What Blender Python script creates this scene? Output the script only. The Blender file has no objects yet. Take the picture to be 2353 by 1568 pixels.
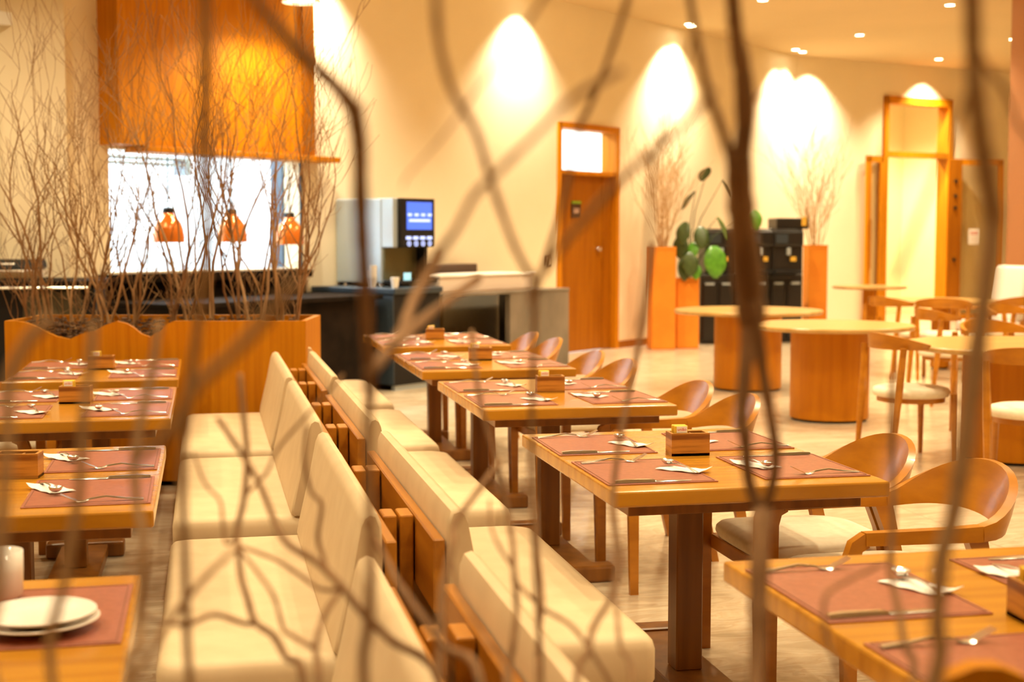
import bpy, bmesh, math, random
from mathutils import Vector, Matrix
random.seed(7)
SC = bpy.context.scene
COL = SC.collection
PI = math.pi
# ------------------------------------------------------------------ camera, world, exposure
CAM_Z = 1.45
PITCH = math.atan(0.0747)
F = 3268.0
cam_d = bpy.data.cameras.new('camera'); cam = bpy.data.objects.new('camera', cam_d); COL.objects.link(cam)
cam.location = (0, 0, CAM_Z); cam.rotation_euler = (PI/2 - PITCH, 0, 0)
cam_d.lens = 50; cam_d.sensor_width = 36; cam_d.clip_start = 0.05; cam_d.clip_end = 200
cam_d.dof.use_dof = True; cam_d.dof.focus_distance = 4.5; cam_d.dof.aperture_fstop = 3.1
SC.camera = cam
SC.view_settings.view_transform = 'Standard'; SC.view_settings.look = 'None'
SC.view_settings.gamma = 1; SC.view_settings.use_curve_mapping = False
SC.view_settings.exposure = 0.0
world = bpy.data.worlds.new('world'); SC.world = world; world.use_nodes = True
world.node_tree.nodes['Background'].inputs[0].default_value = (1.0, 0.72, 0.40, 1)
world.node_tree.nodes['Background'].inputs[1].default_value = 0.3
SC.cycles.max_bounces = 8; SC.cycles.diffuse_bounces = 5; SC.cycles.glossy_bounces = 3
SC.cycles.transparent_max_bounces = 8; SC.cycles.caustics_reflective = False; SC.cycles.caustics_refractive = False
SC.cycles.sample_clamp_indirect = 4
WARM = (1.0, 0.81, 0.50)
LAMP_GAIN = 2.1
# ------------------------------------------------------------------ materials
def mat(name, col, rough=.5, metal=0, spec=.5, emit=None, es=1, trans=0, coat=0):
    m = bpy.data.materials.new(name); m.use_nodes = True
    b = m.node_tree.nodes['Principled BSDF']
    b.inputs['Base Color'].default_value = (*col, 1); b.inputs['Roughness'].default_value = rough
    b.inputs['Metallic'].default_value = metal; b.inputs['Specular IOR Level'].default_value = spec
    b.inputs['Coat Weight'].default_value = coat; b.inputs['Transmission Weight'].default_value = trans
    if emit: b.inputs['Emission Color'].default_value = (*emit, 1); b.inputs['Emission Strength'].default_value = es
    return m
def textured(name, c0, c1, scale=(1, 1, 1), nscale=4, detail=6, rough=.5, spec=.5, bump=0, kind='noise', coat=0, pos=(.35, .65)):
    m = mat(name, c0, rough, 0, spec, coat=coat); nt = m.node_tree; b = nt.nodes['Principled BSDF']
    tc = nt.nodes.new('ShaderNodeTexCoord'); mp = nt.nodes.new('ShaderNodeMapping'); mp.inputs['Scale'].default_value = scale
    nt.links.new(tc.outputs['Object'], mp.inputs[0])
    if kind == 'wave':
        n = nt.nodes.new('ShaderNodeTexWave'); n.inputs['Scale'].default_value = nscale; n.inputs['Distortion'].default_value = 5
        n.inputs['Detail'].default_value = 3; n.inputs['Detail Scale'].default_value = 1.6; n.wave_profile = 'SIN'
    else:
        n = nt.nodes.new('ShaderNodeTexNoise'); n.inputs['Scale'].default_value = nscale; n.inputs['Detail'].default_value = detail
    nt.links.new(mp.outputs[0], n.inputs['Vector'])
    r = nt.nodes.new('ShaderNodeValToRGB'); r.color_ramp.elements[0].position = pos[0]; r.color_ramp.elements[1].position = pos[1]
    r.color_ramp.elements[0].color = (*c0, 1); r.color_ramp.elements[1].color = (*c1, 1)
    nt.links.new(n.outputs['Fac'], r.inputs[0]); nt.links.new(r.outputs[0], b.inputs['Base Color'])
    if bump:
        bp = nt.nodes.new('ShaderNodeBump'); bp.inputs['Strength'].default_value = bump; bp.inputs['Distance'].default_value = .01
        nt.links.new(n.outputs['Fac'], bp.inputs['Height']); nt.links.new(bp.outputs[0], b.inputs['Normal'])
    return m
M = {}
M['wall'] = textured('wall_paint', (.86, .76, .55), (.90, .80, .59), nscale=1.2, rough=.85, spec=.2)
M['ceiling'] = textured('ceiling_paint', (.68, .55, .33), (.72, .58, .35), nscale=.6, rough=.9, spec=.1)
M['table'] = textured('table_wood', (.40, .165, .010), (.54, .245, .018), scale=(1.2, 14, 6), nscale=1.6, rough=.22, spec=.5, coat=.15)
M['tableleg'] = textured('table_leg_wood', (.17, .062, .009), (.26, .10, .014), scale=(12, 12, 1), nscale=1.5, rough=.35)  # shade on legs and underframe put into this darker wood tone
M['tableside'] = textured('end_grain_wood', (.36, .15, .045), (.56, .26, .08), scale=(9, 2, 14), nscale=2, rough=.4, kind='wave')
M['chair'] = textured('chair_wood', (.36, .125, .005), (.48, .185, .010), scale=(3, 3, 9), nscale=2, rough=.3, coat=.1)
M['bench'] = textured('bench_wood', (.35, .125, .006), (.48, .19, .012), scale=(14, 1.5, 14), nscale=1.6, rough=.38)
M['veneer'] = textured('orange_wood_veneer', (.50, .17, .002), (.62, .24, .004), scale=(14, 14, .6), nscale=2, rough=.5, spec=.2)
M['veneer2'] = textured('dark_wood_veneer', (.28, .085, .001), (.36, .12, .002), scale=(12, 12, .5), nscale=2, rough=.5, spec=.2)
M['drum'] = textured('oak_veneer', (.46, .155, .002), (.54, .20, .004), scale=(9, 9, .7), nscale=2, rough=.5, spec=.2)
M['oaktop'] = textured('oak_top', (.42, .24, .065), (.52, .31, .095), scale=(1, 8, 1), nscale=2, rough=.3)
M['box'] = textured('striped_wood', (.22, .075, .010), (.56, .26, .045), scale=(1.5, 1.5, 16), nscale=1.5, rough=.4, pos=(.38, .5))
M['cushion'] = textured('cream_leatherette', (.64, .49, .30), (.69, .54, .34), nscale=9, rough=.55, spec=.35, bump=.05)
M['seat'] = textured('cream_seat_fabric', (.74, .66, .50), (.80, .72, .56), nscale=40, rough=.75)
M['mat'] = textured('red_brown_leather', (.30, .095, .055), (.36, .12, .07), nscale=60, rough=.36, spec=.5, bump=.04)
M['steel'] = mat('polished_steel', (.84, .82, .78), .22, 1)
M['brushed'] = mat('brushed_steel', (.46, .56, .66), .35, .4)  # blue of reflected daylight put into the base colour
M['napkin'] = mat('white_paper', (.90, .88, .84), .8)
M['china'] = mat('white_china', (.88, .84, .78), .12)
M['white'] = mat('white_plastic', (.85, .83, .80), .4)
M['kitchen'] = mat('kitchen_white', (.85, .88, .90), .6)
M['upholstery'] = mat('white_upholstery', (.86, .82, .78), .7)
M['black'] = mat('black_plastic', (.012, .011, .011), .3)
M['blackm'] = mat('black_matte', (.010, .009, .009), .6, 0, .25)
M['bluegrey'] = mat('blue_grey_laminate', (.030, .045, .065), .35)
M['navy'] = mat('dark_blue_panel', (.05, .07, .10), .5)
M['counter'] = textured('dark_brown_stone', (.010, .007, .005), (.020, .013, .009), nscale=5, rough=.8, spec=.06)
M['stone'] = textured('grey_brown_stone', (.13, .11, .085), (.24, .20, .16), scale=(1, 1, .6), nscale=2.2, rough=.35)
M['terracotta'] = textured('orange_terracotta', (.72, .22, .006), (.80, .27, .012), nscale=3, rough=.7)
M['bark'] = textured('twig_bark', (.22, .11, .042), (.34, .18, .075), scale=(1, 1, .3), nscale=30, rough=.8)
M['bark_light'] = textured('pale_twig_bark', (.33, .19, .085), (.46, .28, .13), scale=(1, 1, .3), nscale=30, rough=.8)
M['bark_pale'] = textured('straw_twig_bark', (.50, .30, .13), (.62, .40, .19), nscale=20, rough=.8)
M['chips'] = textured('bark_chips', (.05, .024, .012), (.16, .08, .035), nscale=20, rough=.9)
M['amber'] = mat('amber_glazed_metal', (.75, .20, .02), .15, .35, coat=.6)
M['leaf'] = textured('leaf_green', (.06, .22, .015), (.12, .36, .03), nscale=12, rough=.35)
M['leafdark'] = textured('leaf_dark_green', (.035, .06, .012), (.07, .12, .03), nscale=12, rough=.45)
M['green'] = mat('lime_green', (.25, .42, .02), .5)
M['sign'] = mat('brown_plate', (.06, .025, .012), .4)
M['signtext'] = mat('pale_lettering', (.62, .42, .34), .6)
M['red'] = mat('red_print', (.60, .06, .03), .6)
M['yellow'] = mat('yellow_paper', (.82, .55, .06), .6)
M['screen'] = mat('blue_screen', (.02, .05, .3), .2, emit=(.10, .22, 1.0), es=1.1)
M['screenlight'] = mat('screen_icons', (.3, .4, .8), .3, emit=(.45, .55, 1.0), es=1.6)
M['lamp'] = mat('lit_lamp_lens', (1, .9, .7), .3, emit=(1.0, .82, .52), es=30)
M['trim'] = mat('lamp_trim', (.8, .75, .65), .4)
M['tube'] = mat('daylight_tube', (1, 1, 1), .3, emit=(.80, .92, 1.0), es=9)
def glass(name, col, alpha):
    m = bpy.data.materials.new(name); m.use_nodes = True; nt = m.node_tree
    nt.nodes.remove(nt.nodes['Principled BSDF']); out = nt.nodes['Material Output']
    t = nt.nodes.new('ShaderNodeBsdfTransparent'); t.inputs[0].default_value = (*col, 1)
    g = nt.nodes.new('ShaderNodeBsdfGlossy'); g.inputs['Roughness'].default_value = .05
    mx = nt.nodes.new('ShaderNodeMixShader'); mx.inputs[0].default_value = alpha
    nt.links.new(t.outputs[0], mx.inputs[1]); nt.links.new(g.outputs[0], mx.inputs[2]); nt.links.new(mx.outputs[0], out.inputs[0])
    return m
M['glass'] = glass('clear_glass', (.93, .93, .88), .07)
M['tint'] = glass('tinted_glass', (.92, .88, .76), .06)
# floor: large beige tiles with soft veins
def floor_mat():
    m = mat('beige_floor_tile', (.7, .6, .45), .22, 0, .5); nt = m.node_tree; b = nt.nodes['Principled BSDF']
    tc = nt.nodes.new('ShaderNodeTexCoord'); mp = nt.nodes.new('ShaderNodeMapping'); mp.inputs['Rotation'].default_value = (0, 0, -.212)
    nt.links.new(tc.outputs['Object'], mp.inputs[0])
    n = nt.nodes.new('ShaderNodeTexNoise'); n.inputs['Scale'].default_value = 1.6; n.inputs['Detail'].default_value = 7; n.inputs['Distortion'].default_value = 2.2
    mp2 = nt.nodes.new('ShaderNodeMapping'); mp2.inputs['Scale'].default_value = (.8, 2.4, 1)
    nt.links.new(mp.outputs[0], mp2.inputs[0]); nt.links.new(mp2.outputs[0], n.inputs['Vector'])
    r = nt.nodes.new('ShaderNodeValToRGB'); e = r.color_ramp.elements
    e[0].position = .36; e[0].color = (.42, .33, .22, 1); e[1].position = .62; e[1].color = (.60, .50, .36, 1)
    e2 = r.color_ramp.elements.new(.49); e2.color = (.57, .47, .34, 1); e3 = r.color_ramp.elements.new(.515); e3.color = (.47, .36, .24, 1)
    nt.links.new(n.outputs['Fac'], r.inputs[0])
    br = nt.nodes.new('ShaderNodeTexBrick'); br.offset = 0; br.inputs['Scale'].default_value = 1
    br.inputs['Brick Width'].default_value = 1.2; br.inputs['Row Height'].default_value = .6; br.inputs['Mortar Size'].default_value = .004
    br.inputs['Mortar'].default_value = (.36, .29, .20, 1)
    nt.links.new(mp.outputs[0], br.inputs['Vector']); nt.links.new(r.outputs[0], br.inputs['Color1']); nt.links.new(r.outputs[0], br.inputs['Color2'])
    nt.links.new(br.outputs['Color'], b.inputs['Base Color'])
    return m
M['floor'] = floor_mat()
# ------------------------------------------------------------------ mesh helpers
class MB:
    def __init__(s): s.b = bmesh.new()
    def box(s, c, d, rz=0, bev=0, tilt=None, seg=1):
        r = bmesh.ops.create_cube(s.b, size=1); vs = r['verts']
        bmesh.ops.scale(s.b, vec=d, verts=vs)
        if bev:
            es = list({e for v in vs for e in v.link_edges})
            q = bmesh.ops.bevel(s.b, geom=es, offset=bev, segments=seg, affect='EDGES', profile=.5)
            vs = list({v for f in q['faces'] for v in f.verts} | {v for v in vs if v.is_valid})
            vs = s._island(vs)
        Rm = Matrix.Rotation(rz, 4, 'Z')
        if tilt: Rm = Rm @ Matrix.Rotation(tilt[1], 4, tilt[0])
        bmesh.ops.transform(s.b, matrix=Matrix.Translation(c) @ Rm, verts=vs); return s
    def _island(s, vs):
        seen = set(vs); st = list(vs)
        while st:
            v = st.pop()
            for e in v.link_edges:
                o = e.other_vert(v)
                if o not in seen: seen.add(o); st.append(o)
        return list(seen)
    def tube(s, pts, rad, n=8, cap=True):
        pts = [Vector(p) for p in pts]
        if not hasattr(rad, '__len__'): rad = [rad]*len(pts)
        rings = []; prev = None
        for i, p in enumerate(pts):
            t = (pts[min(i+1, len(pts)-1)] - pts[max(i-1, 0)])
            t = t.normalized() if t.length > 1e-9 else Vector((0, 0, 1))
            if prev is None:
                a = Vector((1, 0, 0)) if abs(t.x) < .8 else Vector((0, 1, 0))
                u = (a - t*a.dot(t)).normalized()
            else:
                u = prev - t*prev.dot(t); u = u.normalized() if u.length > 1e-6 else t.orthogonal().normalized()
            prev = u; w = t.cross(u)
            rings.append([s.b.verts.new(p + (u*math.cos(2*PI*k/n) + w*math.sin(2*PI*k/n))*rad[i]) for k in range(n)])
        s._skin(rings, cap); return s
    def loft(s, rings, cap=True):
        s._skin([[s.b.verts.new(Vector(p)) for p in r] for r in rings], cap); return s
    def _skin(s, rings, cap):
        n = len(rings[0])
        for a, b in zip(rings, rings[1:]):
            for k in range(n):
                s.b.faces.new((a[k], a[(k+1) % n], b[(k+1) % n], b[k]))
        if cap:
            s.b.faces.new(list(reversed(rings[0]))); s.b.faces.new(rings[-1])
    def lathe(s, prof, n=32, c=(0, 0, 0), closed=False):
        rings = [[s.b.verts.new((c[0]+r*math.cos(2*PI*k/n), c[1]+r*math.sin(2*PI*k/n), c[2]+z)) for k in range(n)] for r, z in prof]
        for a, b in zip(rings, rings[1:]):
            for k in range(n): s.b.faces.new((a[k], a[(k+1) % n], b[(k+1) % n], b[k]))
        if not closed:
            s.b.faces.new(list(reversed(rings[0]))); s.b.faces.new(rings[-1])
        else:
            a, b = rings[-1], rings[0]
            for k in range(n): s.b.faces.new((a[k], a[(k+1) % n], b[(k+1) % n], b[k]))
        return s
    def prism(s, poly, z0, z1):           # poly in xy
        a = [s.b.verts.new((x, y, z0)) for x, y in poly]; b = [s.b.verts.new((x, y, z1)) for x, y in poly]
        n = len(a); s.b.faces.new(list(reversed(a))); s.b.faces.new(b)
        for k in range(n): s.b.faces.new((a[k], a[(k+1) % n], b[(k+1) % n], b[k]))
        return s
    def quads(s, vs, fs):
        v = [s.b.verts.new(p) for p in vs]
        for f in fs: s.b.faces.new([v[i] for i in f])
        return s
    def build(s, name, m, parent=None, smooth=False, mtx=None, sub=0):
        bmesh.ops.recalc_face_normals(s.b, faces=s.b.faces)
        me = bpy.data.meshes.new(name); s.b.to_mesh(me); s.b.free(); me.materials.append(m)
        if smooth:
            for p in me.polygons: p.use_smooth = True
            if smooth != 2: me.set_sharp_from_angle(angle=math.radians(40))
        o = bpy.data.objects.new(name, me); COL.objects.link(o)
        if mtx: o.matrix_world = mtx
        if parent: o.parent = parent
        if sub:
            md = o.modifiers.new('sub', 'SUBSURF'); md.levels = sub; md.render_levels = sub
        return o
def tag(o, label=None, cat=None, group=None, kind=None):
    if label: o['label'] = label
    if cat: o['category'] = cat
    if group: o['group'] = group
    if kind: o['kind'] = kind
    return o
def thing(name, label, cat, loc=(0, 0, 0), rz=0, group=None):
    o = bpy.data.objects.new(name, None); COL.objects.link(o); o.location = loc; o.rotation_euler = (0, 0, rz)
    o.empty_display_size = .1
    return tag(o, label, cat, group)
def clone(o, loc, rz, label, group=None, scale=None):
    c = o.copy(); COL.objects.link(c); c.location = loc; c.rotation_euler = (0, 0, rz)
    if scale: c.scale = scale
    c['label'] = label
    if group: c['group'] = group
    kids = [k for k in KIDS.get(o.name, [])]
    lst = []
    for ch, subs in kids:
        d = ch.copy(); COL.objects.link(d); d.parent = c; ss = []
        for g in subs: e = g.copy(); COL.objects.link(e); e.parent = d; ss.append(e)
        lst.append((d, ss))
    KIDS[c.name] = lst
    return c
KIDS = {}
def reg(o):        # remember the children once, for cheap cloning
    allo = [x for x in COL.objects]
    KIDS[o.name] = [(c, [g for g in allo if g.parent == c]) for c in allo if c.parent == o]
    return o
class Proto:
    """build once, afterwards clone"""
    def __init__(s, fn): s.fn = fn; s.o = None
    def put(s, loc, rz, label, group=None):
        if s.o is None:
            s.o = s.fn(); s.o.location = loc; s.o.rotation_euler = (0, 0, rz); s.o['label'] = label
            if group: s.o['group'] = group
            reg(s.o); return s.o
        return clone(s.o, loc, rz, label, group)
def structure(o): o['kind'] = 'structure'; return o
# frame of the dining rows: u across, v along the rows
TH = 0.2118
CU, SU = math.cos(TH), math.sin(TH)
def W(u, v, z=0): return Vector((CU*u - SU*v, SU*u + CU*v, z))
# a point seen at (px, py) of the photograph at distance y in front of the camera
def at(px, py, y):
    a = (px-1176.5)/F; b = -(py-784)/F; c, s = math.cos(PITCH), math.sin(PITCH)
    d = Vector((a, c + b*s, b*c - s)); d *= y/d.y
    return Vector((d.x, d.y, CAM_Z + d.z))
# frame of the oblique service wall: s along it, n out into the room
WS = Vector((.597, .802, 0)); WN = Vector((.802, -.597, 0)); W0 = Vector((-3.4, 11.8, 0))
WANG = math.atan2(.802, .597)
def L(s, n, z=0): return W0 + WS*s + WN*n + Vector((0, 0, z))
def swall(px, n=0):      # s of the point at offset n from the wall on the sight line through column px
    u = (px-1176.5)/F; P = W0 + WN*n
    return (u*P.y - P.x)/(WS.x - u*WS.y)
def wbox(mb, s0, s1, n0, n1, z0, z1, bev=0):
    return mb.box(L((s0+s1)/2, (n0+n1)/2, (z0+z1)/2), (abs(s1-s0), abs(n1-n0), abs(z1-z0)), WANG, bev)
CEIL = 4.22
# ------------------------------------------------------------------ room
structure(MB().box((1.5, 11, -.05), (24, 34, .1)).build('floor', M['floor']))
structure(MB().box((1.5, 11, CEIL+.05), (24, 34, .1)).build('ceiling', M['ceiling']))
CORN = Vector((4.40, 22.3, 0)); S_C = (CORN - W0).length
P2 = Vector((9.6, 25.4, 0)); W2d = (P2 - CORN).normalized(); W2n = Vector((W2d.y, -W2d.x, 0)); W2a = math.atan2(W2d.y, W2d.x)
s165 = swall(165)
# service wall with the kitchen opening and a door opening
KS0, KS1 = swall(256), swall(690); KZ0, KZ1 = 1.135, 2.17
DS0, DS1 = swall(1279), swall(1418)
DZ = 2.80
mb = MB(); T = .2
def wseg(s0, s1, z0, z1): wbox(mb, s0, s1, -T, 0, z0, z1)
wseg(s165, KS0, 0, CEIL); wseg(KS0, KS1, 0, KZ0); wseg(KS0, KS1, KZ1, CEIL); wseg(KS1, DS0, 0, CEIL)
wseg(DS0, DS1, DZ, CEIL); wseg(DS1, S_C, 0, CEIL)
structure(mb.build('wall_back', M['wall']))
# far wall with the tall glazed door
def s2(px):
    u = (px-1176.5)/F; return (u*CORN.y - CORN.x)/(W2d.x - u*W2d.y)
def L2(s, n, z=0): return CORN + W2d*s + W2n*n + Vector((0, 0, z))
def w2box(mb, s0, s1, n0, n1, z0, z1, bev=0):
    return mb.box(L2((s0+s1)/2, (n0+n1)/2, (z0+z1)/2), (abs(s1-s0), abs(n1-n0), abs(z1-z0)), W2a, bev)
G0, G1 = s2(2022), s2(2176); GZ = 3.70
mb = MB()
w2box(mb, -.1, G0, -T, 0, 0, CEIL); w2box(mb, G0, G1, -T, 0, GZ, CEIL); w2box(mb, G1, 7.5, -T, 0, 0, CEIL)
structure(mb.build('wall_far', M['wall']))
c165 = L(s165, 0)
dL = Vector((-.985, -.17, 0)); e = c165 + dL*6
mb = MB(); mid = (c165+e)/2; mb.box((mid.x, mid.y, CEIL/2), (6, .2, CEIL), math.atan2(dL.y, dL.x))
structure(mb.build('wall_left', M['wall']))
structure(MB().box((-8.6, 4, CEIL/2), (.2, 20, CEIL)).build('wall_side', M['wall']))
structure(MB().box((1.5, -5.0, CEIL/2), (22, .2, CEIL)).build('wall_rear', M['wall']))
structure(MB().box((11.0, 11, CEIL/2), (.2, 34, CEIL)).build('wall_right', M['wall']))
mb = MB(); wbox(mb, DS1+.02, S_C, 0, .015, 0, .09); structure(mb.build('baseboard_back', M['veneer2']))
# kitchen behind the opening
mb = MB(); kd = -2.6
wbox(mb, KS0-1.2, KS1+1.4, kd-.1, kd, 0, 3.2); wbox(mb, KS0-1.2, KS0-1.1, kd, -T, 0, 3.2); wbox(mb, KS1+1.3, KS1+1.4, kd, -T, 0, 3.2)
wbox(mb, KS0-1.2, KS1+1.4, kd, -T, 3.1, 3.2)
structure(mb.build('wall_kitchen', M['kitchen']))
kf = thing('ceiling_light', 'long daylight tube fixture inside the bright kitchen opening', 'light', L((KS0+KS1)/2, -1.3, 3.05), WANG)
MB().box((0, 0, 0), (3.2, .5, .05)).build('housing', M['white'], kf)
MB().box((0, 0, -.035), (3.1, .42, .02)).build('tube', M['tube'], kf)
ld = bpy.data.lights.new('kitchen_light', 'AREA'); ld.shape = 'RECTANGLE'; ld.size = 3.0; ld.size_y = .4; ld.energy = 260; ld.color = (.78, .91, 1)
lo = bpy.data.objects.new('kitchen_light', ld); COL.objects.link(lo); lo.parent = kf; lo.location = (0, 0, -.06)
# things seen in the kitchen
mb = MB(); sk = KS1-.16
wbox(mb, swall(652, -.42), KS1+.55, -.60, -.42, 0, 2.6, .01)
tag(mb.build('refrigerator', M['navy']), 'dark blue tall cabinet at the right side of kitchen opening', 'cabinet')
mb = MB()
for z in (2.08, 2.13): wbox(mb, KS0-.1, swall(440, -.6), -.75, -.55, z, z+.025)
for s in (KS0-.1, swall(430, -.6)): wbox(mb, s-.02, s+.02, -.75, -.55, 2.0, 3.1)
tag(mb.build('hanging_shelf', M['brushed']), 'steel hanging rack under the top edge of kitchen opening', 'shelf')
mb = MB(); wbox(mb, KS0-.2, KS1+.8, -1.1, -.5, 0, .9); tag(mb.build('kitchen_counter', M['brushed']), 'steel work counter inside the bright kitchen', 'counter')
# opening reveal trim
mb = MB(); wbox(mb, KS1, KS1+.03, -T, .01, KZ0, KZ1); structure(mb.build('trim_1', M['navy']))
# ------------------------------------------------------------------ wooden hood box over the pass
hs0 = swall(236); hn = .26; hs1 = hs0 + 2.24
hood = thing('wooden_hood', 'large orange wood veneer box above the kitchen opening', 'hood', L(0, 0, 0), 0)
hood.location = (0, 0, 0)
mb = MB(); wbox(mb, hs0, hs1-.16, .001, hn, 2.19, CEIL-.01); mb.build('panel', M['veneer'], hood)
mb = MB(); wbox(mb, hs1-.155, hs1, .001, hn+.012, 2.19, CEIL-.01); mb.build('side_post', M['veneer2'], hood)
mb = MB(); wbox(mb, hs0+.25, hs1+.30, .001, hn+.05, 2.135, 2.185, .004); mb.build('ledge', M['veneer'], hood)
# heat lamps hanging over the pass
def heat_lamp():
    t = thing('heat_lamp', '', 'lamp')
    MB().lathe([(.018, .27), (.045, .26), (.055, .225), (.078, .205), (.108, .165), (.126, .11), (.134, .05), (.135, 0), (.129, 0), (.128, .05), (.118, .11), (.098, .155), (.06, .19), (.015, .2)], 36, closed=True).build('shade', M['amber'], t, smooth=True)
    MB().lathe([(.03, .30), (.045, .29), (.05, .225), (.03, .22)], 24).build('socket_cap', M['blackm'], t, smooth=True)
    MB().tube([(0, 0, .29), (0, 0, .74)], .006, 8).build('cord', M['blackm'], t)
    MB().lathe([(.001, .05), (.03, .06), (.035, .1), (.015, .16)], 16).build('bulb', mat('heat_bulb', (1, .5, .1), .3, emit=(1, .55, .12), es=6), t, smooth=True)
    return t
HL = Proto(heat_lamp)
for px, lb in ((390, 'leftmost amber dome heat lamp hanging before the bright kitchen opening'), (535, 'middle amber dome heat lamp hanging before the bright kitchen opening'), (667, 'rightmost amber dome heat lamp hanging at edge of kitchen opening')):
    p = L(swall(px, .16), .16, 1.385 if px < 600 else 1.36); HL.put(p, 0, lb, 'heat lamps over the pass')
# dark counter run under the opening
bc = thing('buffet_counter', 'long dark stone counter below the kitchen opening', 'counter')
mb = MB(); wbox(mb, s165+.24, KS1+.05, .0+.002, .12, 1.05, 1.12); mb.build('ledge', M['counter'], bc)
mb = MB(); wbox(mb, s165+.24, KS1+.05, .003, .9, .02, .86); mb.build('body', M['counter'], bc)
mb = MB(); wbox(mb, s165+.24, KS1+.1, .003, .98, .86, .90, .005); mb.build('countertop', M['counter'], bc)
mb = MB(); wbox(mb, s165+.24, KS1+.05, .003, .03, .90, 1.05); mb.build('backsplash', M['counter'], bc)
# left continuation with a dark hot buffet
ds = thing('hot_buffet_station', 'black hot buffet cabinet with steel rails at the far left', 'counter')
q = c165 + Vector((.05, -.62, 0))
a = math.atan2(-dL.y, -dL.x)
ds.location = q; ds.rotation_euler = (0, 0, a)
MB().box((-.75, 0, .54), (2.2, .8, 1.04), bev=.01).build('body', M['blackm'], ds)
MB().box((-.75, -.02, 1.085), (2.25, .86, .05), bev=.01).build('countertop', M['counter'], ds)
MB().box((.05, -.41, .92), (.42, .03, .22), bev=.005).build('control_panel', mat('dark_olive_steel', (.07, .06, .035), .4, .4), ds)
MB().box((-.62, -.41, .90), (.3, .02, .2), bev=.005).build('vent', M['bluegrey'], ds)
MB().tube([(-1.8, -.46, 1.06), (.33, -.46, 1.06)], .012).build('rail', M['steel'], ds, smooth=True)
def chafing():
    t = thing('chafing_dish', '', 'dish')
    MB().box((0, 0, .04), (.5, .34, .08), bev=.015, seg=2).build('pan', M['steel'], t)
    MB().loft([[(x, .16*math.cos(a_), .085+.07*math.sin(a_)) for a_ in [PI*k/10 for k in range(11)]] for x in (-.235, -.22, .22, .235)]).build('lid', M['blackm'], t, smooth=True)
    MB().tube([(-.05, -.15, .11), (-.05, -.19, .12), (.05, -.19, .12), (.05, -.15, .11)], .006).build('handle', M['steel'], t)
    return t
CH = Proto(chafing)
for k, (dx, lb) in enumerate(((-1.5, 'black lidded chafing dish at left edge of the hot buffet'), (-.9, 'black lidded chafing dish in the middle of the hot buffet'), (-.3, 'black lidded chafing dish nearest the kitchen opening'))):
    p = Matrix.Translation(q) @ Matrix.Rotation(a, 4, 'Z') @ Vector((dx, 0, 1.11)); CH.put(p, a, lb, 'chafing dishes on the buffet')
# ------------------------------------------------------------------ beverage machine and its counter
mc = thing('machine_counter', 'black counter block carrying the beverage machine', 'counter')
cn = 1.06; c0 = swall(905, cn); c1 = swall(1010, cn)
mb = MB(); wbox(mb, c0, c1, .01, cn, .05, .90); mb.build('body', M['blackm'], mc)
mb = MB(); wbox(mb, c0-.02, c1+.02, .01, cn+.03, .90, .955, .008); mb.build('countertop', M['bluegrey'], mc)
mb = MB(); wbox(mb, c0-.012, c0, cn-.28, cn-.0, .06, .89); mb.build('side_panel', M['bluegrey'], mc)
mb = MB(); wbox(mb, c0-.014, c0, .15, cn-.30, .68, .78); mb.build('drawer', M['counter'], mc)
mb = MB(); wbox(mb, c0+.03, c1-.03, cn-.06, cn-.02, .0, .05); mb.build('plinth', M['brushed'], mc)
bm_ = thing('beverage_machine', 'large silver drink dispenser with blue touch screen', 'machine')
n0, n1 = .02, .76; m0 = swall(893, n1)+.06; m1 = m0+.57; zb = .985; zt = 1.80
mb = MB(); wbox(mb, m0, m1, n0, n1-.14, zb, zt, .012); mb.build('cabinet', M['brushed'], bm_)
mb = MB(); wbox(mb, m0, m0+.07, n1-.14, n1+.01, 1.33, zt, .006); mb.build('front_post', M['brushed'], bm_)
mb = MB(); wbox(mb, m0+.07, m1, n1-.14, n1+.05, 1.33, zt, .006); sp = mb.build('control_panel', M['blackm'], bm_)
mb = MB(); wbox(mb, m0+.15, m1-.05, n1+.05, n1+.055, 1.50, 1.765); mb.build('screen', M['screen'], bm_)
mb = MB()
for k in range(4):
    s_ = m0+.19+k*.098; wbox(mb, s_-.028, s_+.028, n1+.055, n1+.058, 1.63, 1.655)
wbox(mb, m0+.18, m1-.08, n1+.055, n1+.058, 1.575, 1.60)
mb.build('screen_icon', M['screenlight'], bm_)
for k in range(4):
    s_ = m0+.175+k*.103; mb = MB(); wbox(mb, s_-.036, s_+.036, n1+.05, n1+.055, 1.405, 1.435); mb.build('button', M['screenlight'], bm_)
    mb = MB(); r = .024; Rw = Matrix.Rotation(WANG, 4, 'Z'); c = L(s_, n1+.055, 1.365)
    mb.lathe([(r, 0), (r, .006), (r-.008, .006), (r-.008, 0)], 16, closed=True)
    mb.build('button_ring', M['screenlight'], bm_, mtx=Matrix.Translation(c) @ Rw @ Matrix.Rotation(PI/2, 4, 'X'))
mb = MB(); wbox(mb, m0+.02, m1-.06, n1-.14, n1-.12, 1.02, 1.33); mb.build('dispensing_recess', mat('olive_steel', (.14, .12, .05), .4, .5), bm_)
mb = MB(); wbox(mb, m1-.08, m1-.03, n1-.14, n1-.02, 1.0, 1.33); mb.build('side_pillar', M['blackm'], bm_)
mb = MB(); wbox(mb, m0+.02, m1-.02, n1-.14, n1+.10, .985, 1.01, .004); mb.build('drip_tray', M['black'], bm_)
for s_, n_ in ((m0+.06, .1), (m0+.06, n1-.2), (m1-.06, .1), (m1-.06, n1-.2)):
    mb = MB(); mb.lathe([(.025, 0), (.02, .035)], 12, c=L(s_, n_, .953)); mb.build('leg', M['steel'], bm_, smooth=True)
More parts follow.
